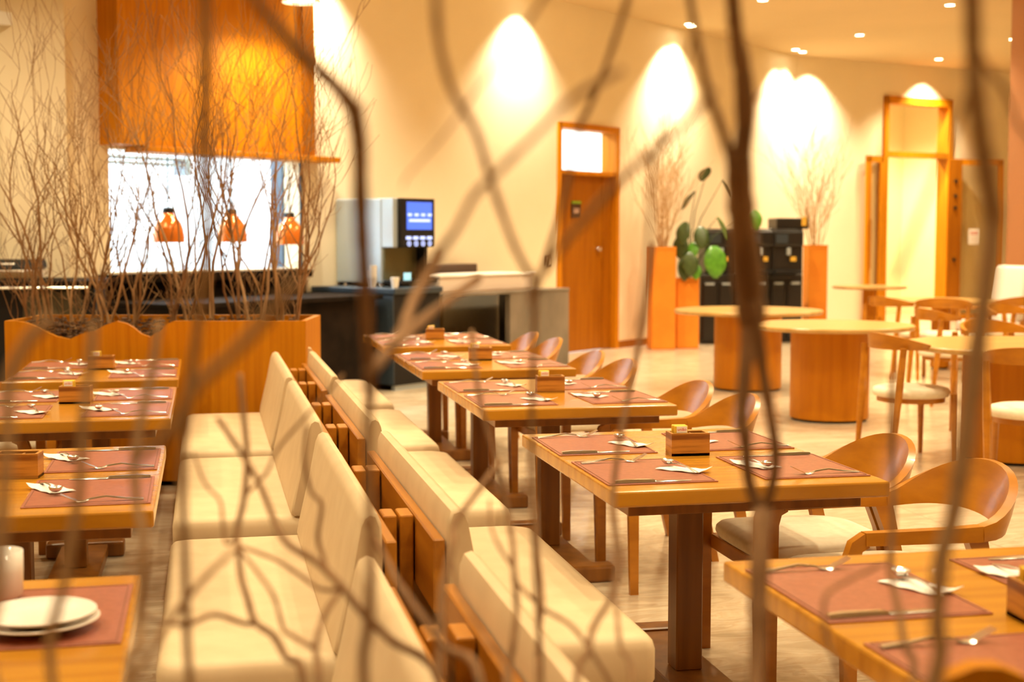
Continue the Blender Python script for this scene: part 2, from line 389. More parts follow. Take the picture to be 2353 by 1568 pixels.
mb = MB(); mb.box(L(m0+.18, n1+.03, 1.05), (.09, .02, .07), WANG); mb.build('cup_sensor', mat('pale_blue_light', (.3, .6, .7), .3, emit=(.4, .85, 1), es=.8), bm_)
def cups(n):
    def f():
        t = thing('paper_cup_stack', '', 'cups')
        MB().lathe([(.028, 0), (.04, .09), (.041, .092), (.038, .09), (.027, .005)], 20).build('cup', M['white'], t, smooth=True)
        mb = MB()
        for k in range(1, n): mb.lathe([(.039, .075+.012*k), (.041, .085+.012*k), (.041, .088+.012*k), (.037, .088+.012*k)], 20)
        mb.build('nested_cup', M['white'], t, smooth=True); return t
    return f
for px, dn, n, lb in ((822, .35, 11, 'tall stack of white paper cups on the black counter'), (852, .30, 7, 'medium stack of white paper cups behind the tall stack'), (873, .05, 2, 'short stack of white paper cups beside the machine')):
    n_ = cn-dn+.02 if dn < .3 else cn-dn
    t = cups(n)(); t['label'] = lb; t['group'] = 'paper cup stacks'
    s_ = max(swall(px, n_), c0+.05); t.location = L(s_ if px > 860 else c0+.04+(px-822)*.002, n_ if px > 860 else cn-.30-(px-822)*.003, .956)
# ------------------------------------------------------------------ stone buffet beside the machine
sb = thing('stone_buffet', 'grey stone waterfall counter between machine and brown door', 'counter')
bn = .95; b0 = swall(1172, bn); b1 = swall(1307, bn)
mb = MB(); wbox(mb, b0, b1, bn-.06, bn, 0, .84); mb.build('front_slab', M['stone'], sb)
mb = MB(); wbox(mb, b0-1.1, b1, .02, bn+.01, .84, .87, .004); mb.build('top_slab', M['stone'], sb)
mb = MB(); wbox(mb, b0-1.1, b0, .02, .05, .28, .84); mb.build('back_panel', mat('lit_wall_tone', (.36, .27, .10), .6), sb)  # added panel; yellow light on the wall put into its colour
mb = MB(); wbox(mb, b0-1.1, b0, .10, .90, .30, .34); mb.build('shelf', M['blackm'], sb)
mb = MB(); wbox(mb, b1-.05, b1, .02, bn-.06, 0, .84); mb.build('end_slab', M['stone'], sb)
mb = MB(); wbox(mb, b0-1.1, b0, .06, .85, 0.0, .26); mb.build('plinth', M['blackm'], sb)
mb = MB(); wbox(mb, b0-.85, b0-.15, .2, .82, .345, .40, .02); tag(mb.build('serving_tray', M['white']), 'flat white tray on low shelf of stone buffet', 'tray')
tr = thing('display_case', 'long clear plastic tray box on stone buffet', 'display case')
mb = MB(); wbox(mb, b0-1.02, b1-.52, .35, .85, .885, 1.03, .006); mb.build('tray', mat('milky_plastic', (.72, .62, .55), .25), tr)
mb = MB(); wbox(mb, b0-1.04, b1-.50, .33, .87, 1.03, 1.05, .004); mb.build('lid', M['white'], tr)
mb = MB(); wbox(mb, b0-1.0, b1-.55, .36, .84, .871, .885); mb.build('base', M['steel'], tr)
mb = MB(); wbox(mb, b0-.95, b0+.35, .04, .25, .875, 1.14, .01); tag(mb.build('warmer_box', mat('dark_brown_case', (.07, .035, .02), .4)), 'dark brown low box behind the plastic tray', 'box')
mb = MB()
p_sw = swall(1258); wbox(mb, p_sw-.045, p_sw+.045, 0.002, .015, 1.08, 1.20, .004); sw = tag(mb.build('light_switch', mat('bronze_plate', (.10, .06, .035), .4)), 'small dark switch plate beside the brown door', 'switch')
mb = MB(); wbox(mb, p_sw-.012, p_sw+.02, .015, .02, 1.10, 1.18); mb.build('rocker', M['wall'], sw)
# ------------------------------------------------------------------ brown door with lit transom
d1 = thing('door_1', 'brown wooden door with lit transom and small dark sign', 'door'); d1['kind'] = 'structure'
LZ = 2.18
mb = MB(); wbox(mb, DS0, DS0+.07, -T, .03, 0, DZ); wbox(mb, DS1-.07, DS1, -T, .03, 0, DZ); wbox(mb, DS0, DS1, -T, .03, DZ-.07, DZ); wbox(mb, DS0+.07, DS1-.07, -T, .02, LZ, LZ+.05)
mb.build('door_frame', M['veneer'], d1)
mb = MB(); wbox(mb, DS0+.07, DS1-.27, -.10, -.06, .01, LZ); lf = mb.build('door_leaf', M['veneer2'], d1)
mb = MB(); wbox(mb, DS1-.268, DS1-.07, -.10, -.05, .01, LZ); mb.build('side_panel', M['veneer2'], d1)
mb = MB(); wbox(mb, DS0+.07, DS1-.07, -.09, -.08, LZ+.05, DZ-.07); mb.build('transom_pane', M['glass'], d1)
mb = MB(); s_ = swall(1387); mb.lathe([(.028, 0), (.03, .01), (.022, .03), (.03, .05), (.012, .06)], 20)
mb.build('door_handle', M['steel'], d1, smooth=True, mtx=Matrix.Translation(L(s_-.06, -.055, 1.27)) @ Matrix.Rotation(WANG, 4, 'Z') @ Matrix.Rotation(PI/2, 4, 'X'))
ps = thing('door_sign', 'small brown square sign with green top on the brown door', 'sign')
s_ = swall(1331); mb = MB(); wbox(mb, s_-.10, s_+.10, -.059, -.045, 1.655, 1.83, .004); mb.build('plate', M['sign'], ps)
mb = MB(); wbox(mb, s_-.10, s_+.10, -.059, -.04, 1.832, 1.862, .003); mb.build('green_strip', M['green'], ps)
def text(body, size, m, mtx, parent, name='lettering', ext=.0006):
    cu = bpy.data.curves.new(name, 'FONT'); cu.body = body; cu.size = size; cu.align_x = 'CENTER'; cu.align_y = 'CENTER'; cu.extrude = ext; cu.resolution_u = 2
    o = bpy.data.objects.new('tmp', cu); COL.objects.link(o)
    bpy.context.view_layer.update()
    me = bpy.data.meshes.new_from_object(o.evaluated_get(bpy.context.evaluated_depsgraph_get())); me.name = name
    bpy.data.objects.remove(o); me.materials.clear(); me.materials.append(m)
    o = bpy.data.objects.new(name, me); COL.objects.link(o); o.matrix_world = mtx
    if parent: o.parent = parent; 
    return o
mb = MB()
for z in (1.765, 1.742, 1.722): wbox(mb, s_-.06, s_+.06, -.0451, -.044, z-.006, z+.006)
mb.build('faint_lettering', M['signtext'], ps)
# small lit lobby behind the transom
mb = MB(); wbox(mb, DS0-.6, DS1+.6, -2.2, -2.1, 0, 3.3); wbox(mb, DS0-.7, DS0-.6, -2.2, -T, 0, 3.3); wbox(mb, DS1+.6, DS1+.7, -2.2, -T, 0, 3.3); wbox(mb, DS0-.7, DS1+.7, -2.2, -T, 3.3, 3.4)
structure(mb.build('wall_lobby', M['kitchen']))
lf2 = thing('ceiling_light', 'daylight panel glowing above the brown door transom', 'light', L((DS0+DS1)/2, -1.2, 3.24), WANG)
MB().box((0, 0, .02), (1.2, .6, .06)).build('housing', M['white'], lf2); MB().box((0, 0, -.02), (1.14, .54, .02)).build('diffuser', M['tube'], lf2)
ld = bpy.data.lights.new('lobby_light', 'AREA'); ld.shape = 'RECTANGLE'; ld.size = 1.1; ld.size_y = .5; ld.energy = 110; ld.color = (.82, .92, 1)
lo = bpy.data.objects.new('lobby_light', ld); COL.objects.link(lo); lo.parent = lf2; lo.location = (0, 0, -.05)
mb = MB(); mb.tube([L(DS0+.25, -1.9, 2.1), L(DS0+.45, -1.9, 3.1)], .02); tag(mb.build('blue_conduit', mat('blue_pipe', (.05, .2, .6), .5)), 'thin blue slanted pipe seen through the lit transom', 'pipe')
# ------------------------------------------------------------------ tall glazed double door
d2 = thing('door_2', 'tall open wooden glazed double door at the far right', 'door'); d2['kind'] = 'structure'
TZ = 2.72
mb = MB(); w2box(mb, G0, G0+.09, -T, .05, 0, GZ); w2box(mb, G1-.09, G1, -T, .05, 0, GZ); w2box(mb, G0, G1, -T, .05, GZ-.12, GZ); w2box(mb, G0+.09, G1-.09, -T, .03, TZ, TZ+.09)
mb.build('door_frame', M['veneer'], d2)
mb = MB(); w2box(mb, G0+.09, G1-.09, -.10, -.09, TZ+.09, GZ-.12); mb.build('transom_pane', M['glass'], d2)
def leaf(hs, ang, width, name, gm, solid):
    t = bpy.data.objects.new(name, None); COL.objects.link(t); t.parent = d2
    t.matrix_world = Matrix.Translation(L2(hs, .05, 0)) @ Matrix.Rotation(W2a+ang, 4, 'Z')
    w = width
    fr = MB().box((w/2, 0, TZ-.05), (w, .05, .1)).box((.05, 0, TZ/2), (.1, .05, TZ-.02)).box((w-.05, 0, TZ/2), (.1, .05, TZ-.02)).box((w/2, 0, .06), (w, .05, .1))
    f = fr.build('leaf_frame', M['veneer'], t); MB().box((w/2, 0, TZ/2), (w-.2, .012, TZ-.2)).build('pane', gm, t)
    return t
# left leaf folded back, right leaf open
lw = s2(2022)-s2(1976)
lfL = leaf(G0-.03, PI+.12, .42, 'door_leaf', M['tint'], 0)
MB().tube([(.37, .06, .9), (.37, .06, 1.7)], .015).build('handle', M['veneer2'], lfL)
lfR = leaf(G1-.02, -.25, 1.0, 'door_leaf', M['tint'], 0)
MB().box((.08, -.0, TZ/2), (.24, .06, TZ-.02)).build('lock_stile', M['veneer2'], lfR)
for z in (2.35, 2.10, 1.90, 1.03):
    MB().lathe([(.03, 0), (.03, .02)], 16).build('lock', M['black'], lfR).matrix_local = Matrix.Translation((.07, -.031, z)) @ Matrix.Rotation(PI/2, 4, 'X')
sg = thing('notice_sheet', 'white notice with red print taped on the tinted glass leaf', 'sign')
sg.matrix_world = lfR.matrix_world @ Matrix.Translation((.47, -.012, 1.42))
MB().box((0, 0, 0), (.22, .003, .26)).build('paper', M['napkin'], sg)
mb = MB()
for z in (.075, .045): mb.box((0, -.002, z), (.16, .001, .014))
mb.build('red_print', M['red'], sg)
mb = MB()
for z in (0, -.03, -.06, -.09): mb.box((0, -.002, z), (.15, .001, .006))
mb.build('faint_print', M['signtext'], sg)
# corridor beyond, cream walls, dark panel
mb = MB(); w2box(mb, G0-1.5, G1+1.5, -2.6, -2.5, 0, CEIL); w2box(mb, G0-1.6, G0-1.5, -2.6, -T, 0, CEIL); w2box(mb, G1+1.5, G1+1.6, -2.6, -T, 0, CEIL)
structure(mb.build('wall_corridor', M['wall']))
mb = MB(); w2box(mb, G0-.7, G0+.42, -2.4, -2.3, 0.02, 2.62); tag(mb.build('dark_door_panel', M['navy']), 'dark blue panel seen through the open glazed door', 'panel')
# reddish wood column at the right edge
mb = MB(); p = at(2380, 784, 16.5); mb.box((p.x, 16.5, CEIL/2), (.55, .55, CEIL), .1, .02); cl = structure(mb.build('trim_2', mat('pinkish_wood', (.44, .19, .075), .5)))
cl['label'] = 'pinkish brown wood column at the right edge'
# ------------------------------------------------------------------ orange planters, bin cabinets, coffee machines near the corner
def planter_box(w, d, h):
    t = thing('tall_planter', '', 'planter')
    mb = MB(); mb.box((0, 0, h/2-.02), (w, d, h-.04), bev=.01); mb.build('pot', M['terracotta'], t)
    mb = MB(); mb.box((w/2-.01, 0, h-.02), (.02, d, .04)).box((-w/2+.01, 0, h-.02), (.02, d, .04)).box((0, d/2-.01, h-.02), (w-.04, .02, .04)).box((0, -d/2+.01, h-.02), (w-.04, .02, .04))
    mb.build('rim', M['terracotta'], t)
    MB().box((0, 0, h-.035), (w-.05, d-.05, .02)).build('soil', M['chips'], t)
    return t
pa = at(1521, 784, 18.0); t = planter_box(.31, .31, 1.30); t.location = (pa.x, 18.1, 0); t.rotation_euler = (0, 0, .1); t['label'] = 'tall orange planter left of the coffee machines'; tpA = t
pb = at(1578, 784, 18.1); t = planter_box(.29, .29, .90); t.location = (pb.x, 18.25, 0); t.rotation_euler = (0, 0, .1); t['label'] = 'short orange planter holding the green leafy plant'; tpB = t
pc = at(1874, 784, 19.6); t = planter_box(.27, .27, 1.31); t.location = (pc.x, 19.7, 0); t.rotation_euler = (0, 0, .1); t['label'] = 'tall orange planter right of the coffee machines'; tpC = t
for q_ in (tpA, tpB, tpC): q_['group'] = 'orange planters by the corner'
def cabinet(x, y, w, h, lb):
    t = thing('bin_cabinet', lb, 'cabinet', (x, y, 0), .12, 'black bin cabinets')
    MB().box((0, 0, h/2), (w, .45, h), bev=.02, seg=2).build('body', M['black'], t)
    for k in (-1, 1):
        MB().box((k*w/4, -.235, h/2-.03), (w/2-.03, .03, h-.14), bev=.02, seg=2).build('door', M['black'], t)
        MB().box((k*w/4, -.255, h-.13), (.12, .02, .03)).build('handle', M['brushed'], t)
    return t
for px, lb in ((1640, 'black bin cabinet behind the green leafy plant'), (1722, 'black bin cabinet behind the dark trunk, middle one'), (1806, 'black bin cabinet left of the right orange planter')):
    p = at(px, 784, 19.0); cabinet(p.x, 19.1+.3*(px-1640)/166, .46, .93, lb)
def coffee_machine():
    t = thing('coffee_machine', '', 'machine')
    MB().box((0, .05, .30), (.42, .42, .60), bev=.02, seg=2).build('cabinet', M['black'], t)
    MB().box((0, -.17, .47), (.40, .10, .20), bev=.02, seg=2).build('control_head', M['black'], t)
    MB().box((0, -.14, .03), (.38, .16, .05), bev=.01).build('drip_tray', M['blackm'], t)
    MB().box((0, -.19, .30), (.05, .06, .10), bev=.01).build('spout', M['brushed'], t)
    MB().box((.06, -.20, .20), (.07, .05, .06)).build('cup_label', mat('amber_label', (.7, .42, .05), .5), t)  # small amber label on the front
    MB().box((-.10, -.225, .47), (.16, .012, .12)).build('display', M['bluegrey'], t)
    return t
CM = Proto(coffee_machine)
for px, dz, lb in ((1650, 0, 'black coffee machine partly behind the green leaves'), (1738, 0, 'black coffee machine partly behind the dark trunk'), (1802, .0, 'black coffee machine with amber label, rightmost of three')):
    p = at(px, 784, 19.0); CM.put((p.x, 19.1, .93), .12, lb, 'coffee machines')
p = at(1812, 784, 19.0)
MBx = MB().box((p.x+.0, 19.15, 1.60), (.44, .40, .145), .12, .01); o = tag(MBx.build('bean_hopper', M['black']), 'black box topping the rightmost coffee machine', 'box')
MB().box((p.x+.17, 18.93, 1.63), (.06, .02, .12), .12).build('sticker', mat('yellow_sticker', (.75, .42, .05), .5), o)
# leaves plant
lp = thing('leafy_plant', 'green plant with large round leaves in the short planter', 'plant', (pb.x, 18.25, .88))
base = Vector((pb.x, 18.25, .88))
def leaf_mesh(w, l, m, loc, tilt, rz, name='leaf'):
    mb = MB(); n = 8; rows = []
    for i in range(n+1):
        t_ = i/n; ww = w*math.sin(PI*min(t_*.92+.06, 1))**.7
        rows.append([(x*ww/2, t_*l, .05*l*math.cos(x*1.2)-.25*l*t_*t_) for x in (-1, -.5, 0, .5, 1)])
    vs = [p_ for r in rows for p_ in r]; fs = [(i*5+j, i*5+j+1, i*5+j+6, i*5+j+5) for i in range(n) for j in range(4)]
    o = mb.quads(vs, fs).build(name, m, None, smooth=2)
    md = o.modifiers.new('thick', 'SOLIDIFY'); md.thickness = .004
    o.parent = lp; o.matrix_local = Matrix.Translation(Vector(loc)) @ Matrix.Rotation(rz, 4, 'Z') @ Matrix.Rotation(tilt, 4, 'X')
    return o
LV = [(1648, 519, .20, .30, 'leaf', -.9, -1.4), (1640, 592, .32, .40, 'leaf', -1.2, PI+.3), (1594, 572, .16, .22, 'leaf', -1.0, PI-.4), (1732, 500, .2, .26, 'leaf', -1.1, PI), (1598, 458, .24, .28, 'leafdark', -.7, 1.2), (1660, 430, .2, .24, 'leafdark', -.8, -1.5), (1575, 530, .2, .3, 'leafdark', -1.0, 2.6), (1565, 560, .2, .3, 'leafdark', -1.2, 2.9), (1585, 600, .22, .3, 'leafdark', -1.2, PI), (1600, 620, .14, .2, 'leaf', -1.1, PI-.2), (1570, 610, .2, .3, 'leafdark', -1.25, PI+.4), (1610, 540, .2, .3, 'leafdark', -1.0, PI), (1628, 400, .18, .22, 'leafdark', -.6, .5)]
for k, (px, py, w, l, m, ti, rz) in enumerate(LV):
    p = at(px, py, 18.05+.03*(k % 4)) - base
    p0 = p + Vector((0, 0, l*.35))
    leaf_mesh(w, l, M[m], p0, ti, rz)
    MB().tube([(0.02*((k % 5)-2), .01*((k % 3)-1), 0), (p0.x*.4, p0.y*.4, p0.z*.6+.02), tuple(p0)], [.008, .006, .004], 6).build('stem', M['leafdark'], lp)
# ------------------------------------------------------------------ twig generator
WOB = [.16]
def twigs(mb, start, dirn, length, rad, depth, rnd, gn=5, spread=.5, up=.25, minr=.0012, kids=(2, 4)):
    n = max(3, int(length/.07)); n = min(n, 9)
    pts = [Vector(start)]; d = Vector(dirn).normalized(); rs = [rad]
    for i in range(n):
        d = (d + Vector((rnd.uniform(-1, 1), rnd.uniform(-1, 1), rnd.uniform(-.5, 1)))*WOB[0] + Vector((0, 0, up*.12))).normalized()
        pts.append(pts[-1] + d*length/n); rs.append(max(minr, rad*(1-.75*(i+1)/n)))
    mb.tube(pts, rs, gn if depth > 1 else 3, cap=False)
    if depth <= 0: return
    for k in range(rnd.randint(*kids)):
        i = rnd.randint(max(1, n//4), n)
        dd = (pts[i]-pts[i-1]).normalized()
        a = rnd.uniform(0, 2*PI); side = Vector((math.cos(a), math.sin(a), rnd.uniform(-.1, .6)))
        twigs(mb, pts[i], dd*(1-spread*.6) + side*spread, length*rnd.uniform(.38, .68), rs[i]*.72, depth-1, rnd, gn, spread, up, minr, kids)
for (pp, h, lb, px0) in ((tpA, 1.30, 'dry pale twigs standing in the left tall orange planter', 1), (tpC, 1.31, 'dry pale twigs standing in the right tall orange planter', 2)):
    rnd = random.Random(px0); mb = MB()
    for k in range(20):
        a = rnd.uniform(0, 2*PI); r = rnd.uniform(.0, .09)
        twigs(mb, (r*math.cos(a), r*math.sin(a), 0), (math.cos(a)*.24, math.sin(a)*.24, 1), rnd.uniform(.7, 1.25), .006, 2, rnd, 4, .45, .3, .0022, (3, 5))
    o = mb.build('dry_twigs', M['bark_pale'], None); o.location = (pp.location.x, pp.location.y, h-.03); tag(o, lb, 'twigs', 'dry twig bunches by the corner')
# ------------------------------------------------------------------ round tables
def round_table(c, rt, rd, lb, z=.75):
    t = thing('round_table', lb, 'table', (c[0], c[1], 0), .15, 'round wooden tables')
    MB().lathe([(rt-.012, z-.035), (rt, z-.022), (rt, z-.006), (rt-.006, z)], 64).build('tabletop', M['oaktop'], t, smooth=True)
    MB().lathe([(rd, 0.02), (rd, z-.036)], 48).build('drum_base', M['drum'], t, smooth=True)
    MB().lathe([(rd-.015, 0), (rd-.015, .021)], 48).build('plinth', M['blackm'], t, smooth=True)
    return t
round_table((2.22, 13.35), .69, .315, 'round oak table with drum base behind the nearer round one')
round_table((2.50, 11.15), .645, .305, 'round oak table with wide drum base in open floor')
round_table((3.26, 9.15), .71, .33, 'round oak table at right edge beside two chairs')
round_table((4.65, 15.4), .62, .10, 'round table on slim post near the glazed door')
round_table((4.90, 19.5), .50, .09, 'small round table just before the open glazed door')
# ------------------------------------------------------------------ dining armchair (local: faces -x, origin on the floor under the seat)
def armchair():
    t = thing('dining_chair', '', 'chair')
    sw_, zs = .255, .62
    for s in (-1, 1):
        # front leg rising into the arm
        mb = MB()
        pts = [(-.245, s*.262, 0, .034), (-.25, s*.262, .35, .042), (-.248, s*.262, .56, .042), (-.235, s*.262, .60, .042), (-.205, s*.262, .617, .042)]
        rings = []
        for i, (x, y, z, w) in enumerate(pts):
            h = w/2; tl = (0, 0, .25, .7, 1.2)[i]; c_, s_ = math.cos(tl), math.sin(tl)
            rings.append([(x-h*c_, y-h*.7, z+h*s_), (x+h*c_, y-h*.7, z-h*s_), (x+h*c_, y+h*.7, z-h*s_), (x-h*c_, y+h*.7, z+h*s_)])
        mb.loft(rings); mb.build('leg', M['chair'], t, smooth=True)
        mb = MB(); pts = [(.27, s*.245, 0, .032), (.20, s*.258, .33, .042), (.155, s*.266, .52, .046), (.13, s*.266, .60, .06)]
        mb.loft([[(x-w/2, y-.017, z), (x+w/2, y-.017, z), (x+w/2, y+.017, z), (x-w/2, y+.017, z)] for x, y, z, w in pts]); mb.build('leg', M['chair'], t, smooth=True)
        mb = MB(); mb.loft([[(x, s*y-w/2, zs-h), (x, s*y+w/2, zs-h), (x, s*y+w/2*.8, zs+h), (x, s*y-w/2*.8, zs+h)] for x, y, w, h in ((-.21, .262, .038, .018), (-.1, .266, .044, .018), (.04, .272, .046, .019), (.14, .272, .046, .022))])
        mb.build('armrest', M['chair'], t, smooth=True)
    # wide curved backrest band
    mb = MB(); rings = []; n = 22
    for i in range(n+1):
        a = -PI/2 + PI*i/n; k = math.cos(a)**1.3 if math.cos(a) > 0 else 0
        x = .14 + .175*math.cos(a)**.8 if math.cos(a) > 1e-6 else .14
        y = .272*math.sin(a); hh = .021 + .052*k; zc = zs + .083*k; th = .046 - .022*k; tiltv = .03*k
        nx, ny = math.cos(a), math.sin(a)
        if k < .02: nx, ny = 0, math.copysign(1, math.sin(a))
        q_ = []
        for (o_, z_) in ((-1, -1), (1, -1), (1.05, .0), (.8, 1), (-.8, 1), (-1.05, 0)):
            off = o_*th/2 + tiltv*(z_)
            q_.append((x+nx*off, y+ny*off, zc+z_*hh))
        rings.append(q_)
    mb.loft(rings); mb.build('backrest', M['chair'], t, smooth=True)
    # seat
    mb = MB(); rings = []
    for zz, sc in ((.415, .90), (.42, .97), (.435, 1.0), (.452, .99), (.464, .94), (.470, .80)):
        ring = []
        for k in range(36):
            a = 2*PI*k/36; ca, sa = math.cos(a), math.sin(a); e_ = .45
            ring.append((-.005+.245*sc*math.copysign(abs(ca)**e_, ca), .25*sc*math.copysign(abs(sa)**e_, sa)*(1 - .08*ca), zz))
        rings.append(ring)
    mb.loft(rings); mb.build('seat', M['seat'], t, smooth=2)
    mb = MB().box((-.22, 0, .385), (.03, .48, .05), bev=.004).box((.19, 0, .385), (.03, .46, .05), bev=.004)
    for s in (-1, 1): mb.box((-.015, s*.245, .385), (.42, .026, .05), bev=.004)
    mb.build('seat_frame', M['chair'], t)
    return t
AC = Proto(armchair)
def lowchair(white=True):
    pass
# ------------------------------------------------------------------ dining tables
TW, TL = .82, 1.16
def table():
    t = thing('dining_table', '', 'table')
    mb = MB().box((0, 0, .7255), (TW, TL, .045), bev=.006, seg=2); mb.build('tabletop', M['table'], t)
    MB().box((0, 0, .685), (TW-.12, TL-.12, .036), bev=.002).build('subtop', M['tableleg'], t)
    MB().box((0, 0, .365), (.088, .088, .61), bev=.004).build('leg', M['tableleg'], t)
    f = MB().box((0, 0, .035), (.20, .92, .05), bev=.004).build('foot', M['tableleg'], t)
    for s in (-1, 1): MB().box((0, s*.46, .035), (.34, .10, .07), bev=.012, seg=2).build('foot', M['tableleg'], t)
    return t
TB = Proto(table)
# ---- cutlery, mats
def strip(mb, pts):     # flat profile: (x, halfwidth, z, thick)
    mb.loft([[(x, -w, z), (x, w, z), (x, w*.8, z+t_), (x, -w*.8, z+t_)] for x, w, z, t_ in pts])
def fork():
    mb = MB()
    strip(mb, [(-.105, .009, .001, .003), (-.06, .007, .004, .0035), (-.01, .0035, .011, .004), (.03, .0035, .006, .004), (.045, .010, .002, .002), (.06, .0125, .001, .002), (.068, .0125, .004, .002)])
    for k in (-1.5, -.5, .5, 1.5):
        mb.loft([[(x, k*.0066-.0022*s_, z), (x, k*.0066+.0022*s_, z), (x, k*.0066+.0022*s_, z+.0018), (x, k*.0066-.0022*s_, z+.0018)] for x, z, s_ in ((.066, .004, 1), (.085, .012, .9), (.105, .022, .5))])
    return tag(mb.build('fork', M['steel'], None, smooth=True), ' ', 'fork')
def knife():
    mb = MB()
    strip(mb, [(-.11, .008, .001, .006), (-.08, .009, .001, .008), (-.01, .007, .001, .007), (.005, .006, .001, .006), (.01, .0095, .001, .0022), (.09, .009, .001, .0018), (.115, .002, .001, .001)])
    return tag(mb.build('knife', M['steel'], None, smooth=True), ' ', 'knife')
def spoon():
    mb = MB()
    strip(mb, [(-.05, .0035, .007, .003), (0, .003, .012, .003), (.045, .0025, .010, .003), (.09, .006, .003, .002), (.098, .0055, .002, .002)])
    n = 16; rings = []
    for r_, z_ in ((.05, .003), (.5, .0045), (.85, .010), (1.0, .017), (.97, .0175), (.8, .0115), (.45, .0062), (.05, .005)):
        rings.append([(-.068+.0245*r_*math.cos(2*PI*k/n), .0185*r_*math.sin(2*PI*k/n), z_) for k in range(n)])
    mb.loft(rings)
    return tag(mb.build('spoon', M['steel'], None, smooth=2), ' ', 'spoon')
def napkin():
    mb = MB(); nx, ny = 8, 6; r = random.Random(3)
    vs = []
    for k in range(2):
        for j in range(ny+1):
            for i in range(nx+1):
                x = -.07+.14*i/nx; y = -.035+.07*j/ny + .012*(x/.07)
                z = .0015+.0012*math.sin(i*1.7+j) + (.010*max(0, (i/nx-.7)/.3)**2*(j/ny)) + k*.0016
                vs.append((x, y, z))
    N = (nx+1)*(ny+1); fs = []
    for k in range(2):
        for j in range(ny):
            for i in range(nx):
                a_ = k*N+j*(nx+1)+i; fs.append((a_, a_+1, a_+nx+2, a_+nx+1))
    edge = [i for i in range(nx+1)] + [j*(nx+1)+nx for j in range(1, ny+1)] + [ny*(nx+1)+i for i in range(nx-1, -1, -1)] + [j*(nx+1) for j in range(ny-1, 0, -1)]
    for a_, b_ in zip(edge, edge[1:]+edge[:1]): fs.append((a_, b_, b_+N, a_+N))
    mb.quads(vs, fs)
    return tag(mb.build('paper_napkin', M['napkin'], None), ' ', 'napkin')
def placemat():
    t = thing('placemat', '', 'placemat')
    MB().box((0, 0, .0018), (.325, .42, .0036), bev=.001).build('leather', M['mat'], t)
    mb = MB()
    for s in (-1, 1): mb.box((s*.154, 0, .0040), (.002, .40, .0010)).box((0, s*.2015, .0040), (.307, .002, .0010))
    mb.build('stitched_edge', mat('dark_stitch', (.20, .07, .04), .6), t)
    return t
def sugar_box():
    t = thing('sugar_caddy', '', 'caddy')
    w, d, h, th = .125, .072, .072, .009
    mb = MB().box((0, 0, .004), (w, d, .008)).box((-w/2+th/2, 0, h/2), (th, d, h)).box((w/2-th/2, 0, h/2), (th, d, h)).box((0, -d/2+th/2, h/2), (w-2*th, th, h)).box((0, d/2-th/2, h/2), (w-2*th, th, h)).box((.012, 0, h/2-.002), (th*.6, d-2*th, h-.006))
    mb.build('box', M['box'], t)
    return t
def packets():
    t = thing('sugar_packets', '', 'packets')
    r = random.Random(5)
    for k in range(6):
        MB().box((r.uniform(-.003, .003), -.019+k*.0075, .0445), (.044, .0045, .083), r.uniform(-.12, .12), .0015).build('packet', M['yellow'], t)
    MB().box((0.002, -.0235, .0745), (.034, .0012, .020), 0).build('label', M['napkin'], t)
    text('união', .0135, M['red'], Matrix.Translation((.002, -.0244, .0750)) @ Matrix.Rotation(PI/2, 4, 'X'), t, 'lettering', .0002)
    return t
PM, FK, KN, SPN, NP, SBX, PK = Proto(placemat), Proto(fork), Proto(knife), Proto(spoon), Proto(napkin), Proto(sugar_box), Proto(packets)
ROWS = [('right', 1.49, [2.28, 4.28, 6.15, 7.80, 9.42]), ('left', -.55, [2.42, 4.28, 6.15, 7.68])]
ORD = {'right': ['nearest', 'second', 'third', 'fourth', 'farthest'], 'left': ['nearest', 'second', 'third', 'farthest']}
rr = random.Random(11)
for row, uc, vs in ROWS:
    for i, vc in enumerate(vs):
        od = ORD[row][i]; tp = f'{od} table in {row} row'
        if row == 'right' and i == 1: extra = 'sharply focused'
        else: extra = 'set'
        TB.put(W(uc, vc), TH, f'{extra} wooden dining table, {od} from camera in the {row} bench row', 'rectangular dining tables')
        zt = .748
        for su in (-1, 1):
            for sv in (-1, 1):
                if row == 'left' and i == 0 and (su < 0 or sv < 0): continue
                if row == 'left' and i > 0 and i < 2 and su < 0: continue
                side = ('bench side' if (su < 0) == (row == 'right') else 'chair side'); fn = 'far' if sv > 0 else 'near'
                where = f'{fn} {side} placemat, {tp}'
                j = lambda s_: rr.uniform(-s_, s_)
                mu = uc + su*.235; mv = vc + sv*.275 - .0
                rz = TH + (0 if su < 0 else PI) + j(.012)
                PM.put(W(mu, mv, zt), rz, f'red brown leather placemat, {fn} {side} of {tp}', 'leather placemats')
                zz = zt+.0046
                if row == 'left' and i == 0: continue
                PX = lambda x, y: W(mu + (x if su < 0 else -x), mv + (y if su < 0 else -y), zz)
                FK.put(PX(-.045+j(.008), .165+j(.008)), rz+j(.05), f'silver fork on {where}', 'forks on placemats')
                KN.put(PX(-.035+j(.01), -.185+j(.006)), rz+j(.03), f'silver knife on {where}', 'knives on placemats')
                # the napkin lies at the inner end of the mat
                NP.put(PX(.115+j(.01), -.02+j(.03)), rz-1.15+j(.22), f'white paper napkin on {where}', 'napkins on placemats')
                p = PX(.112, -.015); p.z += .0045
                SPN.put(p, rz-1.3+j(.25), f'silver spoon on napkin, {where}', 'spoons on napkins')
        if not (row == 'left' and i == 0):
            p = W(uc+.01, vc+.02, zt+.0005); rb = TH-.10+rr.uniform(-.05, .05)
            SBX.put(p, rb, f'striped wooden sugar caddy on {tp}', 'sugar caddies')
            Rm = Matrix.Rotation(rb, 4, 'Z')
            if i != 1 or row == 'right': PK.put(p + Rm @ Vector((-.028, .0, .0085)), rb, f'yellow sugar packets in the caddy of {tp}', 'sugar packet bunches')
